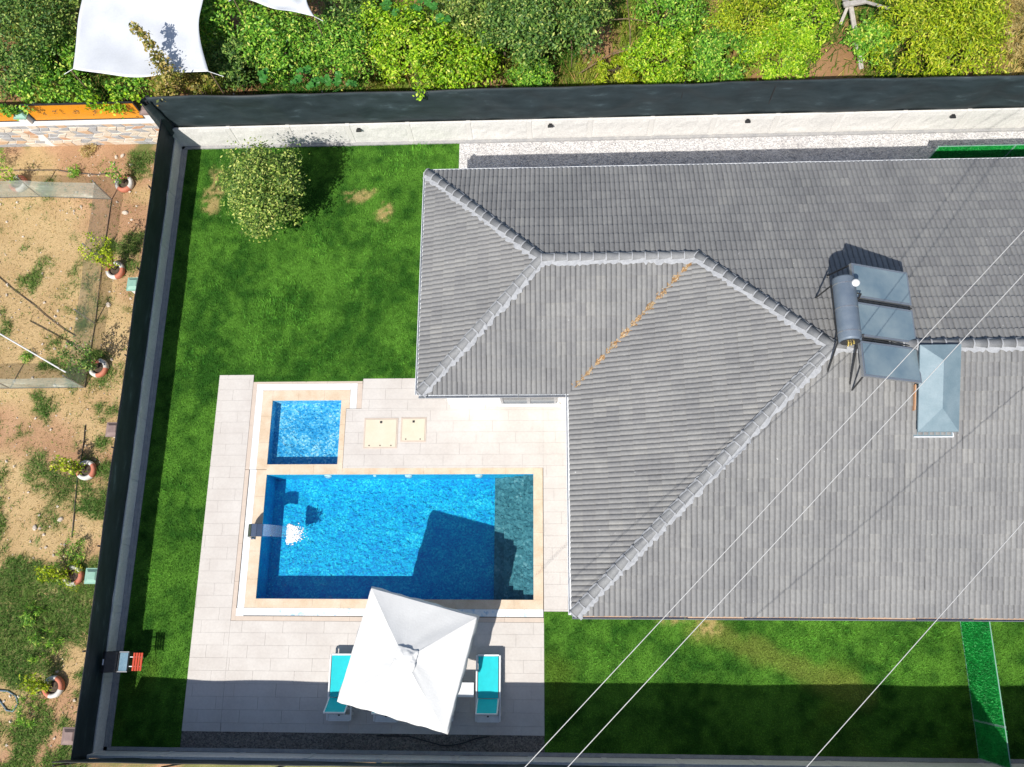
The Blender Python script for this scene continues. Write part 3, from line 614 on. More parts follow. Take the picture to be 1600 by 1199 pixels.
for k, (ya, yb_) in enumerate(((7.70, 8.60), (6.69, 7.57), (5.67, 6.56))):
    c = MB(); th = .09; dx, dz = xb-xa, zb-za; l_ = math.hypot(dx, dz); nx, nz = -dz/l_*th, dx/l_*th
    P8 = [SL_(xa,ya,za),SL_(xb,ya,zb),SL_(xb,yb_,zb),SL_(xa,yb_,za)]; c.hexa([p-Vector((nx,0,nz)) for p in P8]+P8)
    co = c.build('collector', M['alu'], so_)
    q = .05; ex_ = dx/l_*q; ez = dz/l_*q; off = Vector((nx, 0, nz))*.06
    MB().add([SL_(xa+ex_,ya+q,za+ez)+off, SL_(xb-ex_,ya+q,zb-ez)+off, SL_(xb-ex_,yb_-q,zb-ez)+off, SL_(xa+ex_,yb_-q,za+ez)+off], [(0,1,2,3)]).build('glass', M['collector'], co)
pp = MB()
for y in (7.625, 6.62):
    pp.tube([SL_(xa, y, za-.02), SL_(xb, y, zb-.02)], .016, 8)
pp.tube([SL_(7.42, 7.75, 6.25), SL_(7.52, 7.7, 6.3), SL_(7.5, 7.62, 6.12)], .025, 8); pp.tube([SL_(7.44, 6.75, 6.05), SL_(7.55, 6.72, 6.1), SL_(7.5, 6.62, 6.05)], .025, 8)
pp.build('pipe', M['dark'], so_)
for (p, q) in (((6.95,8.05,6.05), roofp(6.88,8.15)), ((6.95,6.6,6.05), roofp(6.9,6.05)), ((7.42,6.6,6.05), roofp(7.45,5.75)), ((7.42,8.05,6.05), roofp(7.42,8.5)), ((9.05,8.5,5.42), roofp(9.05,8.6)), ((9.05,5.75,5.42), roofp(9.05,5.7)), ((7.46,8.58,6.08), roofp(7.35,8.9)), ((7.46,5.7,6.08), roofp(7.5,5.6))):
    MB().tube([SL_(*p), q], .022, 6).build('stand_leg', M['dark'], so_)
sb = MB(); sb.tube([SL_(6.95,6.6,6.0), SL_(6.95,8.05,6.0)], .022, 6); sb.tube([SL_(7.42,6.6,6.0), SL_(7.42,8.05,6.0)], .022, 6); sb.tube([SL_(7.46,5.7,6.02), SL_(7.46,8.58,6.02)], .02, 6); sb.tube([SL_(9.03,5.7,5.4), SL_(9.03,8.58,5.4)], .02, 6)
sb.build('stand_rail', M['dark'], so_)
# ------------------------------------------------------------------ boundary: concrete panel walls and shade nets
def panel_wall(name, label, a, b_, h, step, inward, t=.07):
    a, b_ = Vector((*a, 0)), Vector((*b_, 0)); d = b_-a; L_ = d.length; d.normalize(); ang = math.atan2(d.y, d.x); n = max(1, round(L_/step))
    o = thing(name, label, 'wall', tuple(a), ang); rows = 1
    ys = 1 if inward > 0 else -1
    for k in range(n):
        x0, x1 = L_*k/n+.075, L_*(k+1)/n-.075
        for r in range(rows):
            z0, z1 = h*r/rows+.003, h*(r+1)/rows-.003
            def fn(u, v):
                x, z = x0+(x1-x0)*u, z0+(z1-z0)*v; edge = min(u, 1-u)*(x1-x0), min(v, 1-v)*(z1-z0)
                rel = .028*float(fbm(np.array([(a.x+x)*5.+k*3.1]), np.array([z*9+r*5.7]), 2)[0]); rel = rel if min(edge) > .03 else 0
                return (x, ys*(t/2+rel), z)
            b2 = MB().grid(fn, 28, 6); m0 = len(b2.v)
            b2.add([(x0,-ys*t/2,z0),(x1,-ys*t/2,z0),(x1,-ys*t/2,z1),(x0,-ys*t/2,z1)], [(0,1,2,3)])
            b2.add([(x0,-t/2,z1),(x1,-t/2,z1),(x1,t/2,z1),(x0,t/2,z1)], [(0,1,2,3)])
            b2.build('panel', M['concrete'], o)
    for k in range(n+1):
        MB().box((L_*k/n, 0, h/2), (.148, .10, h)).build('post', M['post'], o, bevel=.008)
    MB().box((L_/2, ys*.10, .03), (L_, .1, .06)).build('footing', M['footing'], o)
    return o
nw = panel_wall('panel_wall', 'long pale concrete panel wall along the gravel path behind the house', (-13.15, 16.22), (20, 16.22), 1.1, 2.05, -1)
ww = panel_wall('panel_wall', 'shaded concrete panel wall between the lawn and the bare field', (-13.17, -3.75), (-13.17, 16.22), .57, 2.0, -1)
sw = panel_wall('panel_wall', 'concrete panel wall in shade behind the sun loungers and southern lawn', (-13.15, -3.75), (20, -3.75), .9, 2.05, 1)
MB().bb(-13.08, -12.93, -3.65, 16.12, -.02, .035).build('kerb_strip', M['footing'])['kind'] = 'structure'
def net(name, label, a, b_, za, zb, lean, bulge, seed, out):
    a, b_ = Vector((*a, 0)), Vector((*b_, 0)); d = b_-a; L_ = d.length; d.normalize(); nrm = Vector((-d.y, d.x, 0))*out; n = int(L_/.16); m_ = 10
    o = thing(name, label, 'fence net', tuple(a))
    S_, V_ = np.meshgrid(np.arange(n+1)/n*L_, np.arange(m_+1)/m_)
    f1 = fbm(S_*.8+seed, V_*1.2+S_*.25+seed, 3)-.5; f2 = fbm(S_*2.2+seed*3, V_*5+S_*1.1, 2)-.5; sag = (fbm(S_[0]*.45+seed*7, S_[0]*0+3, 2)-.5)
    def fn(u, v):
        i, j = int(round(u*n)), int(round(v*m_)); p = d*(u*L_)+nrm*(lean*v + bulge*(f1[j, i]*1.0+f2[j, i]*.25)*math.sin(math.pi*min(1, v*.96+.02))**.6)
        z = za+(zb-za)*v + (sag[i]*.16 if v > .5 else 0)*v + ((sag[(i*3) % n])*.10 if v == 0 else 0); return (p.x, p.y, z)
    nb = MB().grid(fn, n, m_).build('net', M['net'], o, True); sd = nb.modifiers.new('thick', 'SOLIDIFY'); sd.thickness = .012
    MB().tube([Vector(fn(i/n, 1))+Vector((0,0,.004)) for i in range(0, n+1, 2)], .014, 6).build('top_wire', M['dark'], o)
    for k in range(int(L_/2.9)+1):
        p = d*min(L_, k*2.9)+nrm*.09; MB().tube([p+Vector((0,0,za-.3)), p+nrm*lean+Vector((0,0,zb-.02))], .025, 6).build('post', M['dark'], o)
    return o
net('shade_net', 'dark shade net above the pale wall, backed by green trees', (-13.15, 16.27), (20, 16.27), 1.06, 2.78, .0, .34, 3, 1)
net('shade_net', 'dark shade net in shadow between bare field and lawn', (-13.17, -3.80), (-13.17, 16.27), .55, 1.86, -.11, .10, 11, 1)
net('shade_net', 'greenish shade net along the bottom edge behind the loungers', (-13.15, -3.80), (20, -3.80), .86, 2.52, -.16, .16, 23, -1)
# gathered corner of the nets
cn = thing('net_bundle', 'bunched dark net corner where two shade nets meet by the orange fence', 'net bundle', (-13.2, 16.25, 1.0))
MB().grid(lambda u, v: ((.22-.05*v)*math.cos(u*6.2832)*(1+.18*math.sin(u*19+v*4)), (.22-.05*v)*math.sin(u*6.2832)*(1+.18*math.sin(u*23+v*3)), 1.75*v-.1), 40, 8).build('net', M['net'], cn, True)
MB().tube([(0,0,-1.0),(0,0,1.65)], .04, 8).build('post', M['dark'], cn)
# wall lights
for k, (px, py) in enumerate(((560, 198), (860, 192), (1169, 186), (1490, 175))):
    c = G(px, py, 1.0); lab = ['small black wall light nearest the round tree', 'small black wall light second from the round tree', 'small black wall light third from the round tree', 'small black wall light above the green grass screen'][k]
    t = thing('wall_light', lab, 'wall light', (c.x, 16.14, .93), 0, 'black lights on the pale panel wall')
    MB().box((0, -.055, 0), (.19, .10, .06), taper=.85).build('lamp_body', M['dark'], t, bevel=.01); MB().box((0, .0, .0), (.10, .03, .10)).build('bracket', M['dark'], t)
# artificial grass screens
def grass_screen(name, label, a, b_, h, gates, parts=None):
    a, b_ = Vector((*a, 0)), Vector((*b_, 0)); d = b_-a; L_ = d.length; d.normalize(); nr = Vector((-d.y, d.x, 0)); t = thing(name, label, 'grass screen', tuple(a))
    cuts = [0]+gates+[L_]
    for c0, c1 in zip(cuts[:-1], cuts[1:]):
        R_ = Matrix.Rotation(math.atan2(d.y, d.x), 3, 'Z'); mid = d*((c0+c1)/2)
        pan = MB().box(mid+Vector((0,0,h/2+.04)), (c1-c0-.03, .03, h-.06), R_).build('panel', M['astro'], t)
        n = int((c1-c0)*h*2600); s = c0+.02+RS.rand(n)*(c1-c0-.04); z = .08+RS.rand(n)*(h-.06); sg = np.where(RS.rand(n) > .5, 1, -1)*.016
        P_ = np.stack([d.x*s+nr.x*sg, d.y*s+nr.y*sg, z], 1); o1 = np.stack([nr.x*sg/.016, nr.y*sg/.016, np.zeros(n)], 1)+RS.randn(n, 3)*.7; o1 /= np.linalg.norm(o1, axis=1)[:, None]; s2 = np.cross(o1, RS.randn(n, 3)); s2 = s2/np.linalg.norm(s2, axis=1)[:, None]*.008
        v = np.stack([P_-s2, P_+s2, P_+o1*.055], 1).reshape(-1, 3); link('grass_pile', fastmesh('grass_pile', v, 3, M['astro']), pan)['kind'] = 'stuff'
        fr = MB()
        for q in (c0+.012, c1-.012): fr.box(d*q+Vector((0,0,h/2+.02)), (.03, .045, h+.04), R_)
        fr.box(mid+Vector((0,0,h+.03)), (c1-c0-.05, .02, .02), R_); fr.box(mid+Vector((0,0,.05)), (c1-c0-.05, .04, .03), R_); fr.build('frame', M['capgreen'], t)
    return t
grass_screen('grass_screen', 'bright green artificial grass screen with gate crossing the southern lawn', (11.7, .6), (11.7, -3.6), 1.66, [3.2])
grass_screen('grass_screen', 'bright green artificial grass screen half in shade beside the gravel path', (12.35, 14.62), (19.5, 14.62), 1.5, [2.4, 4.8])
# ------------------------------------------------------------------ poolside furniture
def umbrella():
    t = thing('parasol', 'large square white parasol with crumpled vent cap beside the pool', 'parasol', (-3.915, -1.0, 0), math.radians(-14.6))
    cb = MB()
    for k in range(4):
        R_ = Matrix.Rotation(k*math.pi/2, 3, 'Z')
        def can(u, v):
            m_ = v; x = (u*2-1)*m_; z = 2.90-.475*m_**1.06 - .05*math.sin(math.pi*m_)*(1-(u*2-1)**2) + .004*math.sin(u*17+v*9+k)
            return R_ @ Vector((x*1.49, -m_*1.49, z))
        cb.grid(can, 18, 18)
    cn = cb.build('canopy', M['canvas'], t)
    vb = MB(); pts = []
    per = [(-1,-1),(1,-1),(1,1),(-1,1)]; N_ = 22
    for k in range(4):
        a, b_ = per[k], per[(k+1) % 4]
        for i in range(N_): q = i/N_; pts.append((a[0]+(b_[0]-a[0])*q, a[1]+(b_[1]-a[1])*q, q))
    n = len(pts); v = []
    for lv in range(4):
        f = lv/3
        for i, (x, y, q) in enumerate(pts): fl = 1.49+.05*f+.012*f*math.sin(i*1.7)+.010*f*math.sin(i*.6); v.append((x*fl, y*fl, 2.425-.20*f + .01*math.sin(i*.9)*f))
    vb.add(v, [(l*n+i, l*n+(i+1) % n, (l+1)*n+(i+1) % n, (l+1)*n+i) for l in range(3) for i in range(n)]); va = vb.build('valance', M['canvas'], cn, True)
    for o in (cn, va): sd = o.modifiers.new('thick', 'SOLIDIFY'); sd.thickness = .008
    rnd = RS.rand(24, 24)
    def vent(u, v):
        x, y = (u*2-1)*.30, (v*2-1)*.30; r = math.hypot(x, y)
        k = 7; z = 2.945-.26*max(abs(x), abs(y)); cr = float(fbm(np.array([x*8+40.]), np.array([y*8+11.]), 3)[0])-.5
        return (x+.05*cr, y+.04*cr, z+.055*cr*min(1, r*6)-.03*(r/.34)**2)
    vt = MB().grid(vent, 26, 26).build('vent_cap', M['canvas'], cn, True); sd = vt.modifiers.new('thick', 'SOLIDIFY'); sd.thickness = .008
    MB().tube([(0,0,.06),(0,0,2.88)], .03, 12).build('pole', M['alu'], t); MB().box((0,0,.045), (.8,.8,.09)).build('base', M['post'], t, bevel=.015)
    for k in range(4):
        a = math.pi/4+k*math.pi/2; MB().tube([(0,0,2.8),(math.cos(a)*1.9,math.sin(a)*1.9,2.40)], .012, 6).build('rib', M['alu'], t)
umbrella()
LG = []
def lounger():
    t = thing('sun_lounger', '', 'sun lounger', (0,0,0), 0, 'turquoise sun loungers at the poolside')
    # origin: middle, foot end at +y, length 1.86
    for s in (-1, 1): MB().box((s*.335, .0, .27), (.05, 1.80, .10)).build('side_rail', M['white'], t, bevel=.012)
    MB().box((0, .90, .27), (.62, .05, .09)).build('foot_rail', M['white'], t, bevel=.012); MB().box((0, -.82, .27), (.62, .16, .05)).build('head_shelf', M['white'], t, bevel=.01)
    sl = MB()
    for x in (-.14, .14): sl.box((x, -.68, .25), (.05, .16, .03))
    sl.box((0, -.58, .25), (.62, .05, .04)); sl.box((0,-.9,.24),(.62,.04,.12)); sl.build('cross_bar', M['white'], t, bevel=.006)
    MB().box((0, -.76, .30), (.05, .035, .02)).build('latch', M['dark'], t)
    MB().grid(lambda u, v: ((u-.5)*.58, -.27+1.14*v, .325-.018*math.sin(math.pi*u)), 6, 8).build('seat', M['teal'], t, True)
    back = thing_b = link('backrest', None, t, (0, -.28, .335)); back.rotation_euler.x = math.radians(-57)
    MB().grid(lambda u, v: ((u-.5)*.56, -.64*v, -.012*math.sin(math.pi*u)), 6, 6).build('back_sling', M['teal'], back, True)
    fb = MB()
    for s in (-1, 1): fb.box((s*.295, -.32, -.005), (.035, .66, .04))
    fb.box((0, -.655, -.005), (.62, .035, .045)); fb.build('back_frame', M['white'], back, bevel=.008)
    for s in (-1, 1):
        for y in (-.72, .72): MB().box((s*.325, y, .11), (.06, .09, .22), taper=1.15).build('leg', M['white'], t, bevel=.008)
        MB().lathe([(0,.03),(.03,.025),(.03,0)][::-1], (s*.31, -.28, .34), 10).build('hinge', M['white'], t)
    return t
lg0 = lounger()
YL = G(764, 1129).y+.93
for k, (x, lab) in enumerate(((-1.915, 'turquoise sun lounger standing clear at the right of the parasol'), (-6.2, 'turquoise sun lounger half showing at the left of the parasol'), (-4.83, 'sun lounger under the parasol, only its white head end showing left'), (-3.27, 'sun lounger under the parasol, only its white corner showing right'))):
    t = lg0 if k == 0 else copy_tree(lg0); t.location = (x, YL+random.uniform(-.02, .02), .016); t.rotation_euler.z = random.uniform(-.012, .012); t['label'] = lab
def side_table(x, y, lab):
    t = thing('side_table', lab, 'side table', (x, y, .016), 0, 'white side tables between the loungers')
    MB().box((0,0,.42), (.46,.40,.04)).build('table_top', M['white'], t, bevel=.012); MB().box((0,0,.38), (.42,.36,.05)).build('apron', M['white'], t)
    MB().box((0,-.165,.19), (.42,.03,.36)).build('side_panel', M['white'], t); MB().box((0,.165,.19), (.42,.03,.36)).build('side_panel', M['white'], t)
c = G(728, 1078, .42); side_table(c.x, c.y, 'white plastic side table beside the right hand lounger')
side_table(-5.58, c.y, 'white plastic side table hidden under the parasol between loungers')
# black cable on the gravel strip
pts = [G(x, y, .02) for x, y in ((590,1149.5),(640,1151),(668,1159),(690,1165),(705,1165.5),(725,1161),(745,1154),(765,1151))]
tag(MB().tube(pts, .018, 6).build('power_cable', M['dark'], None, True), 'black cable sagging across the dark gravel behind the deck', 'cable')
# barbecue
bq = thing('barbecue', 'black charcoal barbecue with red slatted side shelf by the wall', 'barbecue', (-12.55, -1.22, 0))
MB().box((-.06,0,.62), (.50,.56,.30), taper=1.06).build('firebox', M['blackiron'], bq, bevel=.02)
lid = MB().grid(lambda u, v: (-.33+.02-.34*math.sin(u*1.35)*1.0+.10, (v-.5)*.58, .80+.42*u), 10, 8); lid = MB().hexa([(-.34,-.29,.80),(-.12,-.29,.80),(-.12,.29,.80),(-.34,.29,.80),(-.44,-.29,1.05),(-.34,-.29,1.08),(-.34,.29,1.08),(-.44,.29,1.05)]).build('lid', M['blackiron'], bq, bevel=.02)
MB().box((-.385,0,1.085), (.03,.16,.02)).build('handle', M['gutter'], lid)
for k in range(5): MB().box((-.27+.045*k,0,.792), (.012,.54,.012)).build('grill_bar', M['steel'], bq)
M['tray'] = mat('enamel_tray', (.16,.27,.36), (.22,.34,.42), 5, .2)
MB().box((.06,0,.785), (.24,.50,.014)).build('ash_tray', M['tray'], bq, bevel=.004)
fr = MB()
for y in (-.27, .27): fr.box((.06, y, .785), (.28, .03, .03))
fr.build('tray_rail', M['alu'], bq)
for k in range(4): MB().box((.34+.075*k,0,.74), (.058,.50,.022)).build('shelf_slat', M['red'], bq, bevel=.004)
sb = MB()
for y in (-.13, .13): sb.box((.40, y, .722), (.40,.025,.014))
sb.build('shelf_bracket', M['white'], bq)
for x in (-.27, .15):
    for y in (-.23, .23): MB().tube([(x*1.12, y*1.12, 0), (x, y, .5)], .018, 6).build('leg', M['blackiron'], bq)
# ------------------------------------------------------------------ plants
M['citrus'] = leafmat('citrus_leaf', [(0, (0.056,0.120,0.024)), (.45, (0.150,0.260,0.044)), (.8, (0.380,0.500,0.100)), (1, (0.700,0.700,0.240))])
M['dark_leaf'] = leafmat('dark_leaf', [(0, (0.035,0.098,0.023)), (.5, (0.098,0.215,0.039)), (.85, (0.234,0.370,0.078)), (1, (0.585,0.643,0.195))])
M['mid_leaf'] = leafmat('mid_green_leaf', [(0, (0.049,0.167,0.016)), (.5, (0.151,0.384,0.033)), (.85, (0.367,0.634,0.067)), (1, (0.700,0.700,0.167))])
M['lime_leaf'] = leafmat('lime_leaf', [(0, (0.078,0.208,0.008)), (.5, (0.260,0.494,0.016)), (.85, (0.494,0.700,0.033)), (1, (0.700,0.700,0.156))])
M['gold_leaf'] = leafmat('golden_green_leaf', [(0, (0.120,0.204,0.007)), (.5, (0.336,0.480,0.014)), (.85, (0.552,0.600,0.030)), (1, (0.700,0.660,0.120))])
M['vine_leaf'] = leafmat('yellowing_vine_leaf', [(0, (.10,.14,.02)), (.5, (.33,.30,.06)), (.85, (.52,.38,.13)), (1, (.6,.45,.22))])
M['squash'] = leafmat('squash_leaf', [(0, (.03,.14,.03)), (.6, (.06,.23,.04)), (1, (.12,.30,.07))])
M['straw'] = leafmat('dry_straw', [(0, (.35,.25,.08)), (.6, (.58,.44,.17)), (1, (.70,.60,.32))])
def leaves(name, centers, radii, counts, size, m, asp=.45, up=.8, outc=None, parent=None, droop=0):
    P_ = []
    for c, r, n in zip(centers, radii, counts): P_.append(np.array(c)+RS.randn(n, 3)*np.array(r)*.55)
    P_ = np.concatenate(P_); n = len(P_); nr = RS.randn(n, 3); nr /= np.linalg.norm(nr, axis=1)[:, None]; nr[:, 2] += up
    if outc is not None: oo = P_-np.array(outc); oo /= np.linalg.norm(oo, axis=1)[:, None]+1e-6; nr += oo*.7
    nr /= np.linalg.norm(nr, axis=1)[:, None]; a = np.cross(nr, RS.randn(n, 3)); a /= np.linalg.norm(a, axis=1)[:, None]; b_ = np.cross(nr, a); s = size*(.6+.8*RS.rand(n))[:, None]
    v = np.stack([P_-a*s, P_+b_*s*asp-a*s*.1+nr*s*.12, P_+a*s, P_-b_*s*asp-a*s*.1+nr*s*.12], 1).reshape(-1, 3)
    if droop: v[:, 2] = np.maximum(v[:, 2], droop)
    o = link(name, fastmesh(name, v, 4, M[m]), parent); return o
def tree(name, label, base, h, rx, ry, rz, m, n, size, group=None, clumps=60, trunk=.09, cz=None, asp=.45, cat='tree', stems=1, shell=.55):
    t = thing(name, label, cat, (base[0], base[1], 0), 0, group); cz = cz if cz is not None else h-rz
    U = RS.randn(clumps, 3); U /= np.linalg.norm(U, axis=1)[:, None]; U[:, 2] = np.where(U[:, 2] < -.35, -U[:, 2], U[:, 2]); rr = (shell+(1.02-shell)*RS.rand(clumps)**.6)[:, None]
    lump = (.78+.40*RS.rand(clumps))[:, None]; C = U*rr*lump*np.array([rx, ry, rz])+np.array([0, 0, cz]); C[:, 2] = np.maximum(C[:, 2], .12)
    cr = .26*min(rx, ry, rz)*(.6+.9*RS.rand(clumps)); cr = np.maximum(cr, .10)
    leaves('crown', C, [(q, q, q*.8) for q in cr], [max(8, int(n/clumps*(q/cr.mean())**1.3)) for q in cr], size, m, asp, outc=(0, 0, cz-rz*.4), parent=t, droop=.03)
    tb = MB(); top = cz-rz*.15
    for s in range(stems):
        ox, oy = (0, 0) if stems == 1 else (random.uniform(-.3, .3)*rx, random.uniform(-.3, .3)*ry)
        tb.tube([(ox, oy, -.05), (ox+.03, oy+.02, top*.4), (ox-.02, oy, top)], trunk, 8, r2=trunk*.55)
        for k in range(5 if stems == 1 else 2):
            c = C[RS.randint(clumps)]; tb.tube([(ox, oy, top*random.uniform(.45, .9)), tuple((np.array([ox, oy, top])+c)/2+np.array([0, 0, .05])), tuple(c)], trunk*.45, 5, r2=trunk*.12)
    tb.build('trunk', M['bark'], t, True); return t
b = G(428, 322); tree('citrus_tree', 'round citrus tree alone on the lawn beside the pale wall', G(417, 298, 1.75).to_2d(), 3.05, 1.10, 1.36, 1.30, 'citrus', 15000, .05, clumps=110, trunk=.10, cz=1.80, shell=.6)
# orchard beyond the net: pixel centre, crown radius, height, kind
ORCH = [
 (30, 45, 1.7, 3.2, 'dark_leaf', 'dense dark green tree in the top left corner behind tarp', .05), (85, 15, 1.1, 2.6, 'citrus', 'olive green tree touching the left edge of the white tarp', .05),
 (85, 92, 1.0, 1.8, 'mid_leaf', 'bright green bush between orange fence and dark corner tree', .055), (10, 110, .9, 1.8, 'dark_leaf', 'dark bush at the left edge above the orange fence', .05),
 (345, 30, 1.1, 2.6, 'mid_leaf', 'leafy green tree just right of the big white tarp', .055), (365, 100, .95, 2.2, 'dark_leaf', 'dark green bush behind the net right of the tarp', .05),
 (440, 70, 1.35, 2.4, 'mid_leaf', 'wide green bush below the small white tarp', .055), (545, 25, .9, 2.2, 'dark_leaf', 'dark green bush right of the small white tarp', .05),
 (535, 80, 1.15, 2.3, 'mid_leaf', 'green bush above the squash leaves by the net', .05), (630, 60, 1.35, 2.5, 'lime_leaf', 'bright lime green tree in the middle left of the orchard', .055),
 (705, 95, 1.2, 2.4, 'lime_leaf', 'lime green bush with a shoot hanging over the net', .055), (720, 25, 1.1, 2.5, 'citrus', 'olive green tree behind the round squash leaves', .05),
 (785, 60, .75, 2.4, 'dark_leaf', 'narrow dark tree left of the big dark citrus', .05), (850, 35, 1.65, 3.0, 'dark_leaf', 'big dark green citrus tree in the middle of the orchard', .055),
 (830, 122, .8, 1.2, 'mid_leaf', 'low green bush against the net below the dark citrus', .045), (905, 15, .9, 2.6, 'citrus', 'olive green tree right of the big dark citrus', .05),
 (965, 112, .75, .9, 'gold_leaf', 'low golden green weeds at the net below bare branches', .05), (1035, 90, 1.1, 1.8, 'lime_leaf', 'lime green bush right of the bare branches', .05),
 (1050, 20, 1.0, 1.9, 'mid_leaf', 'green bush at the top edge left of the brown path', .05), (1120, 90, 1.05, 1.8, 'mid_leaf', 'green bush below the brown bare patch', .05),
 (1165, 35, 1.1, 2.1, 'gold_leaf', 'golden green bush right of the brown bare patch', .05), (1210, 95, 1.2, 1.7, 'lime_leaf', 'bright low lime bush left of the wooden frame', .045),
 (1255, 35, 1.15, 1.8, 'lime_leaf', 'lime bush at the top edge left of the wooden frame', .045), (1365, 60, .7, 1.4, 'mid_leaf', 'small deep green bush right of the wooden frame', .055),
 (1440, 50, 1.35, 2.3, 'gold_leaf', 'large golden feathery bush right of the wooden frame', .06), (1500, 85, 1.2, 2.0, 'gold_leaf', 'golden feathery bush against the net at the right', .06),
 (1525, 20, 1.15, 2.2, 'gold_leaf', 'golden bush beside the dry grass at the top right', .06)]
for px, py, r, h, m, lab, sz in ORCH:
    low = h < 1.5; c = G(px, py, h*.6)
    y = max(c.y, 16.55+r*.62)
    tree('bush' if h < 2.3 else 'orchard_tree', lab, (c.x, y), h, r*1.12, r*1.0, min(h*.48, r), m, int(2700*r*r+1300), sz*1.12, 'trees and bushes beyond the net', clumps=int(30+26*r), trunk=.05, cat='tree' if h >= 2.3 else 'bush', stems=3 if h < 2.3 else 1, asp=.30 if m == 'gold_leaf' else .45)
# low weeds over the orchard floor
n = 70000; q = np.stack([-22+RS.rand(n)*42, 16.6+RS.rand(n)*7.5, np.zeros(n)], 1); g = sstep(.36, .56, fbm(q[:, 0]*.6+90, q[:, 1]*.6, 3)); q = q[RS.rand(n) < .12+.85*g]
tn = fbm(q[:, 0]*.5, q[:, 1]*.5+3, 3); col = lerp((.05,.15,.012), (.30,.36,.04), sstep(.35, .65, tn)); dr = RS.rand(len(q)) < .12; col[dr] = (.5,.33,.12); east = sstep(14, 15.2, q[:, 0]+.3*RS.randn(len(q)))[:, None]; col = col*(1-east)+east*np.array((.58,.45,.16)); col *= (.65+.7*RS.rand(len(q)))[:, None]
o = link('orchard_weeds', blades('orchard_weeds', q, .26+.25*RS.rand(len(q)), .018, col, 1.0)); tag(o, 'tangled green and straw weeds covering the orchard floor', 'weeds', kind='stuff')
# squash plants with big round leaves
def squash(lab, spots, z):
    c0 = G(*spots[0], z); t = thing('squash_plant', lab, 'squash plant', (c0.x, max(c0.y, 16.6), 0)); st = MB()
    for px, py in spots:
        for k in range(3):
            c = G(px+random.uniform(-9, 9), py+random.uniform(-7, 7), z+random.uniform(-.15, .15)); p = Vector((c.x, max(c.y, 16.5), c.z))-Vector((t.location)); r = random.uniform(.10, .17); tilt = Matrix.Rotation(random.uniform(0, 6.28), 3, 'Z') @ Matrix.Rotation(random.uniform(0, .5), 3, 'X'); b_ = MB(); n = 14
            v = [Vector((0, 0, -.02))]+[Vector((math.cos(2*math.pi*i/n)*r*(1+.10*math.sin(i*2.4)-(.55 if i == 0 else 0)), math.sin(2*math.pi*i/n)*r*(1+.1*math.cos(i*3.1)), .025*math.sin(i*2.2))) for i in range(n)]
            b_.add([tilt @ q_+p for q_ in v], [(0, 1+i, 1+(i+1) % n) for i in range(n)]); b_.build('leaf', M['squash'], t); st.tube([(0, 0, .05), tuple(p*.5+Vector((0, 0, z*.15))), tuple(p)], .008, 5)
    st.build('stem', M['squash'], t)
squash('squash plant with big round leaves at the net left of centre', [(472, 108), (490, 130), (505, 118), (520, 122), (462, 128), (550, 135), (415, 118)], 2.45)
squash('squash vine with big round leaves at the top edge of the orchard', [(655, 8), (672, 6), (690, 30), (600, 4), (610, 12)], 2.55)
hv = thing('vine_shoot', 'bright green vine shoot hanging over the top of the dark net', 'vine', (*G(650, 118, 2.85).to_2d(), 0)); sp = [G(x, y, 2.86) for x, y in ((640, 95), (646, 110), (651, 125), (655, 138), (657, 148))]
MB().tube([(0, .3, 0), (0, .3, 2.2)]+[p-hv.location for p in sp], .01, 5).build('stem', M['bark'], hv); leaves('foliage', [tuple(p-hv.location) for p in sp], [(.14, .14, .08)]*5, [34]*5, .055, 'lime_leaf', .6, parent=hv)
# climbing vine with yellow leaves growing up through the tarp, vines on the orange fence
vp = [G(x, y, z) for x, y, z in ((252, 156, 1.9), (258, 140, 2.6), (264, 122, 3.25), (256, 105, 3.35), (244, 88, 3.45), (234, 70, 3.5), (222, 55, 3.8), (212, 44, 4.0))]
t = thing('yellow_vine', 'tall yellowing climber leaning over the large white tarp', 'vine', (*vp[0].to_2d(), 0)); MB().tube([(0, 0, 0)]+[p-t.location for p in vp], .03, 6, r2=.008).build('stem', M['bark'], t, True)
leaves('foliage', [tuple(p-t.location) for p in vp], [(.32, .3, .2), (.34, .3, .25), (.34, .25, .25), (.3, .2, .25), (.22, .2, .2), (.2, .17, .2), (.18, .15, .2), (.15, .12, .15)], [200, 240, 260, 210, 150, 120, 100, 70], .06, 'vine_leaf', .55, parent=t)
def fence_vine(lab, x0, x1, y0, y1, n, m):
    c = G((x0+x1)/2, (y0+y1)/2, 2.2); t = thing('fence_vine', lab, 'vine', (c.x, 16.6, 0)); C = [G(random.uniform(x0, x1), random.uniform(y0, y1), 2.25+random.uniform(-.2, .15)) for k in range(n)]; C = [Vector((p.x, max(p.y, 16.25), p.z)) for p in C]
    leaves('foliage', [tuple(p-t.location) for p in C], [(.22, .13, .16)]*n, [48]*n, .055, m, .65, parent=t); s = MB()
    for p in C[::2]: s.tube([(0, 0, 0), tuple((p-t.location)*.5+Vector((0, .2, .4))), tuple(p-t.location)], .012, 5, r2=.004)
    s.build('stem', M['bark'], t)
fence_vine('green vine hanging over the left orange panel and its pillar', 10, 55, 128, 178, 15, 'mid_leaf')
fence_vine('green vine spilling over the long orange panel', 60, 235, 122, 160, 34, 'mid_leaf')
fence_vine('green vine trailing down across the right end of orange panel', 130, 235, 148, 178, 14, 'lime_leaf')
fence_vine('yellowing vine bush at the net corner below the tarp', 285, 335, 112, 138, 14, 'vine_leaf')
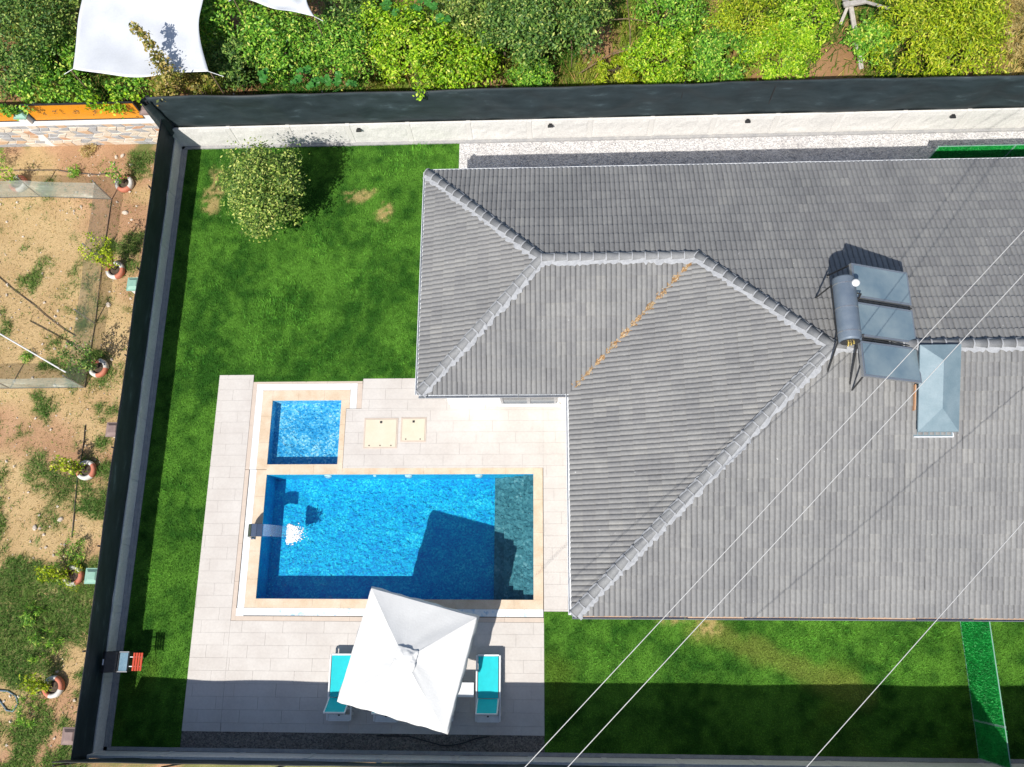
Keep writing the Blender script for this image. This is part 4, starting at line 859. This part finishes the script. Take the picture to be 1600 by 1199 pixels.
# dry grass and bare branches
dg = tree('dry_grass_clump', 'dry yellow grass clump at the top right corner', G(1585, 60, .5).to_2d(), 1.0, .9, 1.6, .5, 'straw', 3600, .10, 'trees and bushes beyond the net', clumps=60, trunk=.015, asp=.09, cat='grass clump', stems=3)
br = thing('bare_branches', 'bare brown branches tangled in front of the lime bush', 'branches', (*G(985, 60, .3).to_2d(), 0))
for (pa, pb, z1, z2) in (((935, 32), (1025, 36), 1.2, 1.0), ((958, 85), (1018, 73), .8, .9), ((984, 105), (980, 0), .5, 1.6), ((1022, 35), (1008, 0), 1.0, 1.5), ((1029, 30), (1021, 0), 1.1, 1.6), ((905, 115), (985, 70), .3, 1.0), ((890, 50), (893, 105), 1.2, .5), ((912, 95), (925, 60), .4, .9)):
    a, b_ = G(*pa, z1), G(*pb, z2); MB().tube([a-br.location, (a+b_)/2-br.location+Vector((.05, .04, .1)), b_-br.location], .022, 6, r2=.012).build('branch', M['rust'], br, True)
wf = thing('wooden_frame', 'leaning frame of weathered grey timber in the orchard', 'wooden frame', (*G(1346, 108, 0).to_2d(), 0))
for (pa, pb, z1, z2, r) in (((1346, 108), (1328, 2), .1, 1.2, .075), ((1328, 2), (1313, 38), 1.2, .7, .05), ((1328, 4), (1318, 0), 1.2, 1.0, .05), ((1349, 2), (1390, 14), 1.2, .9, .05), ((1318, 8), (1352, 2), 1.22, 1.22, .09)):
    a, b_ = G(*pa, z1), G(*pb, z2); d = b_-a; q = d.to_track_quat('Y', 'Z').to_matrix(); MB().box((a+b_)/2-wf.location, (r*2, d.length, r*.8), q).build('beam', M['greywood'], wf)
# ------------------------------------------------------------------ white tarps
def tarp(lab, corners, zc, sag, posts, bulge=.3):
    t = thing('white_tarp', lab, 'tarp', (*((corners[0]+corners[2])/2).to_2d(), 0)); A, B, C, D = [c-t.location for c in corners]
    def fn(u, v):
        p = (A*(1-u)+B*u)*(1-v)+(D*(1-u)+C*u)*v; e = math.sin(math.pi*u); e2 = math.sin(math.pi*v)
        dx = (p-(A+B+C+D)/4); edge = .10*(e2 if True else 0)
        wr = .09*math.sin(9*(u-v*.6))*math.exp(-((u-v*.75-.35)**2)*9)+.03*math.sin(u*31-v*8)*e2+.05*math.sin(u*6+v*11)*e*e2
        p = p + Vector((-.28*e2*max(0, 2*u-1)**2 - .05*e2*(1-u)**3, -bulge*e*(1-v)**3*(1.2-u), -sag*e*e2+wr))
        return p
    o = MB().grid(fn, 40, 34).build('sheet', M['tarp'], t, True); sd = o.modifiers.new('thick', 'SOLIDIFY'); sd.thickness = .006
    rp = MB()
    for P_ in (A, B, C, D): rp.tube([P_, P_+Vector((P_.x*.18, P_.y*.05, -.15))], .01, 5)
    rp.build('rope', M['white'], t)
    for P_ in (A, B, C, D): q = P_*1.03; MB().tube([(q.x, q.y, 0), (q.x, q.y, P_.z-.03)], .025, 6).build('pole', M['rust'], t)
    return t
tarp('large white tarp stretched over the orchard at the top left', [G(114, 108, 3), G(326, 112, 3), G(322, -30, 3.1), G(134, -30, 3.1)], 3, .25, 4)
tarp('small white tarp corner at the top edge right of the large one', [G(366, -4, 3), G(491, 26, 3), G(492, -40, 3.1), G(372, -40, 3.1)], 3, .06, 4, .03)
# ------------------------------------------------------------------ stone wall with orange fence panels
sw_ = thing('stone_wall', 'crazy paved stone wall with white joints below the orange panels', 'wall', (-13.35, 16.32, 0)); HS = 1.3; LW = 8.6
MB().box((-LW/2, .16, HS/2), (LW, .26, HS)).build('mortar', M['white'], sw_)
MB().box((-LW/2, .16, HS+.03), (LW+.02, .34, .06)).build('coping', M['plaster'], sw_)
SM = [mat('wall_stone_%s' % n_, a, b_, 8, .85, .4, fine=.2) for n_, a, b_ in (('grey', (.36,.36,.37), (.44,.44,.44)), ('cream', (.62,.53,.42), (.7,.62,.52)), ('tan', (.55,.36,.22), (.62,.45,.31)), ('rust', (.5,.27,.15), (.58,.36,.24)))]
rows, cols = 7, 26; Vx = {}
for j in range(rows+1):
    for i in range(cols+1):
        Vx[i, j] = (-LW*(i+(.5 if j % 2 else 0)+random.uniform(-.22, .22))/cols, HS*min(1, max(0, (j+(random.uniform(-.25, .25) if 0 < j < rows else 0))/rows)))
for j in range(rows):
    for i in range(cols):
        q = [Vx[i, j], Vx[i+1, j], Vx[i+1, j+1], Vx[i, j+1]]; cx, cz_ = sum(p[0] for p in q)/4, sum(p[1] for p in q)/4
        if cx < -LW+.1: continue
        s = .86; y0 = random.uniform(-.005, .02); f_ = [(cx+(p[0]-cx)*s, y0, cz_+(p[1]-cz_)*s*.96) for p in q]; bk = [(cx+(p[0]-cx)*.92, .045, cz_+(p[1]-cz_)*.9) for p in q]
        MB().add(f_+bk, [(3,2,1,0),(0,1,5,4),(1,2,6,5),(2,3,7,6),(3,0,4,7)]).build('stone', random.choices(SM, (5, 6, 3, 1))[0], sw_)
def pillar(lab, x, y, h, cap, rz=0):
    t = thing('gate_pillar', lab, 'pillar', (x, y, 0), rz, 'capped wall pillars'); MB().box((0,0,h/2), (.34,.34,h)).build('shaft', M['plaster'], t, bevel=.01)
    MB().box((0,0,h+.03), (.46,.46,.06)).build('cap', M[cap], t, bevel=.008); MB().box((0,0,h+.10), (.40,.40,.08), taper=.55).build('cap_top', M[cap], t, bevel=.006)
pillar('green capped pillar between the two orange panels', -18.0, 16.5, 1.75, 'capgreen'); pillar('brown capped pillar at the right end of the orange fence', -13.62, 16.55, 1.75, 'capbrown')
for y, cap, lab in ((10.48, 'capgreen', 'green capped pillar outside the net beside the wire pen'), (5.62, 'capbrown', 'brown capped pillar outside the net between two tyre planters'), (1.19, 'capgreen', 'green capped pillar outside the net near the lower field'), (-3.2, 'capbrown', 'brown capped pillar at the bottom left corner of the net')):
    pillar(lab, -13.62, y, 1.0, cap)
def orange_panel(lab, x0, x1):
    t = thing('orange_fence_panel', lab, 'fence panel', (x0, 16.48, HS+.06), 0, 'orange panels on the stone wall'); L_ = x1-x0; hh = .92
    MB().box((L_/2,0,hh/2), (L_-.06,.012,hh-.06)).build('sheet', M['orange'], t)
    f_ = MB()
    for x in (.02, L_-.02): f_.box((x,0,hh/2), (.05,.05,hh))
    f_.box((L_/2,0,hh-.02), (L_-.1,.05,.05)); f_.box((L_/2,0,.02), (L_-.1,.05,.04)); f_.build('frame', M['blackiron'], t)
    k = 0; x = .5
    while x < L_-.4:
        m_ = MB()
        for q in range(7):
            a = random.uniform(0, 6.28); cx, cz_ = x+random.uniform(-.14, .14), hh*.5+random.uniform(-.16, .16); m_.tube([(cx, -.008, cz_), (cx+.07*math.cos(a), -.009, cz_+.06*math.sin(a)), (cx+.12*math.cos(a+.5), -.008, cz_+.12*math.sin(a+.5))], .008, 4)
        m_.build('leaf_motif', M['blackiron'], t); x += .62
orange_panel('long orange sheet fence panel with black leaf motifs', -17.75, -13.85); orange_panel('short orange fence panel cut by the left photo edge', -21.6, -18.22)
# ------------------------------------------------------------------ tyre planters and saplings
def tyre_mesh(par, r):
    for k in range(4):
        a0, a1 = k*math.pi/2+.3, (k+1)*math.pi/2+.3; pr = [(r*.62, .02), (r*.98, .0), (r*1.06, .06), (r*1.06, .15), (r*.98, .20), (r*.80, .215), (r*.66, .19), (r*.62, .15)]
        n = 9; v = [(q*math.cos(a0+(a1-a0)*i/n), q*math.sin(a0+(a1-a0)*i/n), z) for q, z in pr for i in range(n+1)]
        MB().add(v, [(j*(n+1)+i, j*(n+1)+i+1, ((j+1) % 8)*(n+1)+i+1, ((j+1) % 8)*(n+1)+i) for j in range(8) for i in range(n)]).build('painted_quarter', M['tyre_white'] if k % 2 else M['tyre_red'], par, True)
    MB().lathe([(0, .12), (r*.4, .13), (r*.7, .10)], n=16).build('soil', M['soil'], par)
T0 = thing('tyre_planter', '', 'tyre planter', (0,0,0), 0, 'painted tyre planters along the field edge'); tyre_mesh(T0, .30)
TY = [((32, 290), 'red and white tyre planter inside the wire netting at the left', 'sapling with small yellow green leaves in the tyre at the left edge', .9, 'lime_leaf', (0, 0)), ((197, 290), 'red and white tyre planter nearest the stone wall', 'thin young sapling in the tyre nearest the stone wall', 1.0, 'mid_leaf', (-.1, .1)),
 ((183, 425), 'red and white tyre planter with a tall yellow green sapling', 'tall yellow green sapling beside the wire pen', 1.7, 'gold_leaf', (.1, .15)), ((157, 577), 'red and white tyre planter at the corner of the wire pen', 'dark green bushy sapling at the corner of the wire pen', 1.7, 'dark_leaf', (-.05, 0)),
 ((138, 736), 'red and white tyre planter below the wire pen by the net', 'low spreading yellow green sapling below the wire pen', .8, 'gold_leaf', (-.5, .1)), ((118, 900), 'red and white tyre planter half hidden by green leaves', 'spreading green sapling sprawling over its tyre planter', .7, 'gold_leaf', (-.6, .05)),
 ((87, 1073), 'red and white tyre planter nearest the bottom left corner', 'low yellow green sapling in the tyre nearest the bottom corner', .7, 'gold_leaf', (-.4, .15))]
for k, (pp_, lab, lab2, h, m, ln) in enumerate(TY):
    t = T0 if k == 0 else copy_tree(T0); c = G(*pp_); t.location = (c.x, c.y, .015); t.rotation_euler.z = random.random()*6; t['label'] = lab
    s = thing('sapling', lab2, 'sapling', (c.x, c.y, .13), 0, 'saplings growing in the tyres'); st = MB(); C, Rr, Cn = [], [], []
    dens = 1.0 if m in ('dark_leaf', 'gold_leaf') else .5
    for q in range(5):
        a = q*1.3+k; sp = .16*h; tip = Vector((ln[0]+math.cos(a)*sp*1.5, ln[1]+math.sin(a)*sp*1.5, h*(.75+.25*random.random()))); mid = tip*.5+Vector((math.cos(a)*.03, math.sin(a)*.03, .04)); st.tube([(0, 0, 0), mid, tip], .012, 5, r2=.004)
        for f in (.3, .45, .6, .75, .9, 1.0): p = mid*(1-abs(2*f-1)) + (tip*max(0, 2*f-1) if f > .5 else Vector()) if False else tip*f; C.append(tuple(p)); Rr.append((.10+.03*h, .10+.03*h, .10)); Cn.append(int(15*dens*(1+.6*(h > 1.5))))
    st.build('stem', M['bark'], s); leaves('foliage', C, Rr, Cn, .045, m, .45, parent=s)
# bushes of the lower field and left edge
for px, py, r, h, m, lab in ((5, 262, .45, .7, 'mid_leaf', 'small green shrub at the left edge below the stone wall'), (140, 237, .3, .2, 'straw', 'dry brown tuft below the stone wall'), (120, 272, .22, .25, 'mid_leaf', 'small round green weed beside the irrigation hose'), (45, 560, .16, .2, 'mid_leaf', 'tiny weed beside the shadow inside the pen'),
    (55, 960, .40, .30, 'mid_leaf', 'round green weed clump in the lower field'), (120, 860, .55, .35, 'mid_leaf', 'green weed clump beside the net above the hidden tyre'), (70, 1010, .6, .35, 'mid_leaf', 'wide grassy clump above the last tyre planter'), (45, 1110, .5, .35, 'mid_leaf', 'wide grassy clump below the blue hose'), (120, 900, .4, .35, 'gold_leaf', 'yellow green weed clump around the hidden tyre')):
    c = G(px, py); tree('weed_clump', lab, (c.x, c.y), h, r, r, h*.5, m, int(500*r+160), .06, 'weed clumps of the field', clumps=18, trunk=.006, asp=.14, cat='weed', stems=2)
# ------------------------------------------------------------------ wire pen
pen = thing('wire_pen', 'see-through wire netting pen on the bare field', 'wire pen', (-15.4, 14.2, 0)); OP = Vector((-15.4, 14.2, 0))
base = [Vector((-21, 14.28, 0)), Vector((-18.05, 14.31, 0)), Vector((-15.43, 14.15, 0)), Vector((-15.42, 11.83, 0)), Vector((-15.34, 9.51, 0)), Vector((-15.36, 7.28, 0)), Vector((-17.9, 7.27, 0)), Vector((-21, 7.3, 0))]
hp = 1.15
for a, b_ in zip(base[:-1], base[1:]):
    d = b_-a
    MB().grid(lambda u, v: a-OP+d*u+Vector((0, 0, hp*v-.05*math.sin(math.pi*u)*v))+Vector((d.y, -d.x, 0)).normalized()*(.05*math.sin(u*7)*math.sin(v*3)), 14, 6).build('netting', M['wire_net'], pen, True)
    MB().tube([a-OP+Vector((0, 0, .02)), (a+b_)/2-OP+Vector((0, 0, .03)), b_-OP+Vector((0, 0, .02))], .014, 5).build('base_wire', M['hose'], pen)
for p in base[1:-1]: MB().tube([p-OP, p-OP+Vector((-.05, .05, hp+.06))], .022, 6).build('post', M['alu'], pen)
a, b_ = G(-5, 519, 1.0), G(103, 582, 1.1); MB().tube([a-OP, b_-OP], .025, 6).build('top_rail', M['pipe_white'], pen)
def hose(name, lab, pts, r, m): tag(MB().tube([G(x, y, .03) for x, y in pts], r, 6).build(name, M[m], None, True), lab, 'hose')
hose('irrigation_hose', 'dark irrigation hose across the upper field to the tyre', [(-10, 268), (30, 266), (90, 266), (115, 270), (150, 273), (185, 270)], .02, 'hose')
hose('irrigation_hose', 'dark hose running diagonally across the wire pen', [(-5, 430), (20, 452), (55, 478), (70, 492), (100, 515), (118, 525)], .014, 'hose')
hose('irrigation_hose', 'dark hose beside the net between two tyre planters', [(133, 665), (131, 690), (120, 755), (116, 800), (112, 840)], .018, 'hose')
M['bluehose'] = mat('blue_hose', (.10,.17,.23), (.14,.22,.28), 8, .5)
hose('garden_hose', 'curled blue hose at the bottom left of the field', [(-5, 1079), (12, 1080), (25, 1088), (28, 1100), (20, 1112), (10, 1110), (2, 1098), (-6, 1090)], .025, 'bluehose')
for k, (px, py, r) in enumerate(((196, 333, .09), (195, 332, .06), (170, 477, .09), (206, 344, .05), (192, 244, .07), (182, 246, .06), (205, 258, .05), (95, 812, .08), (55, 825, .08), (203, 300, .05))):
    c = G(px, py); t = MB(); t.lathe([(0, 0), (r*.9, .01), (r*1.1, r*.4), (r*.7, r*.85), (0, r*.95)], (0, 0, 0), 7); o = t.build('rock', M['stone_light']); o.location = (c.x, c.y, 0); o.rotation_euler = (.1, .15, k); o.scale = (1.2, .85, 1)
    tag(o, ['largest pale rock beside the net below the first tyre', 'rock leaning on the largest pale rock below first tyre', 'pale rock between the two tyres beside the pen', 'small rock just below the pale rock pair', 'pale rock below the right end of stone wall', 'small rock left of the one below stone wall', 'small rock above the first tyre by the net', 'pale rock in the lower field above the weeds', 'pale rock in the lower field by green weeds', 'small rock directly under the first tyre planter'][k], 'rock', 'pale rocks on the field')
# ------------------------------------------------------------------ overhead cables
for k, (pa, pb, z, lab) in enumerate((((1600, 360), (820, 1199), 9.2, 'left overhead cable crossing above the chimney and lawn'), ((1600, 428), (887, 1199), 9.6, 'middle overhead cable crossing above the chimney cap'), ((1600, 815), (1260, 1199), 8.4, 'right overhead cable crossing the roof corner and grass screen'))):
    a, b_ = G(*pa, z), G(*pb, z); d = b_-a
    tag(MB().tube([a-d*.5, a, (a+b_)/2, b_, b_+d*.3], .008, 6).build('overhead_cable', M['cable'], None, True), lab, 'cable', 'overhead cables')
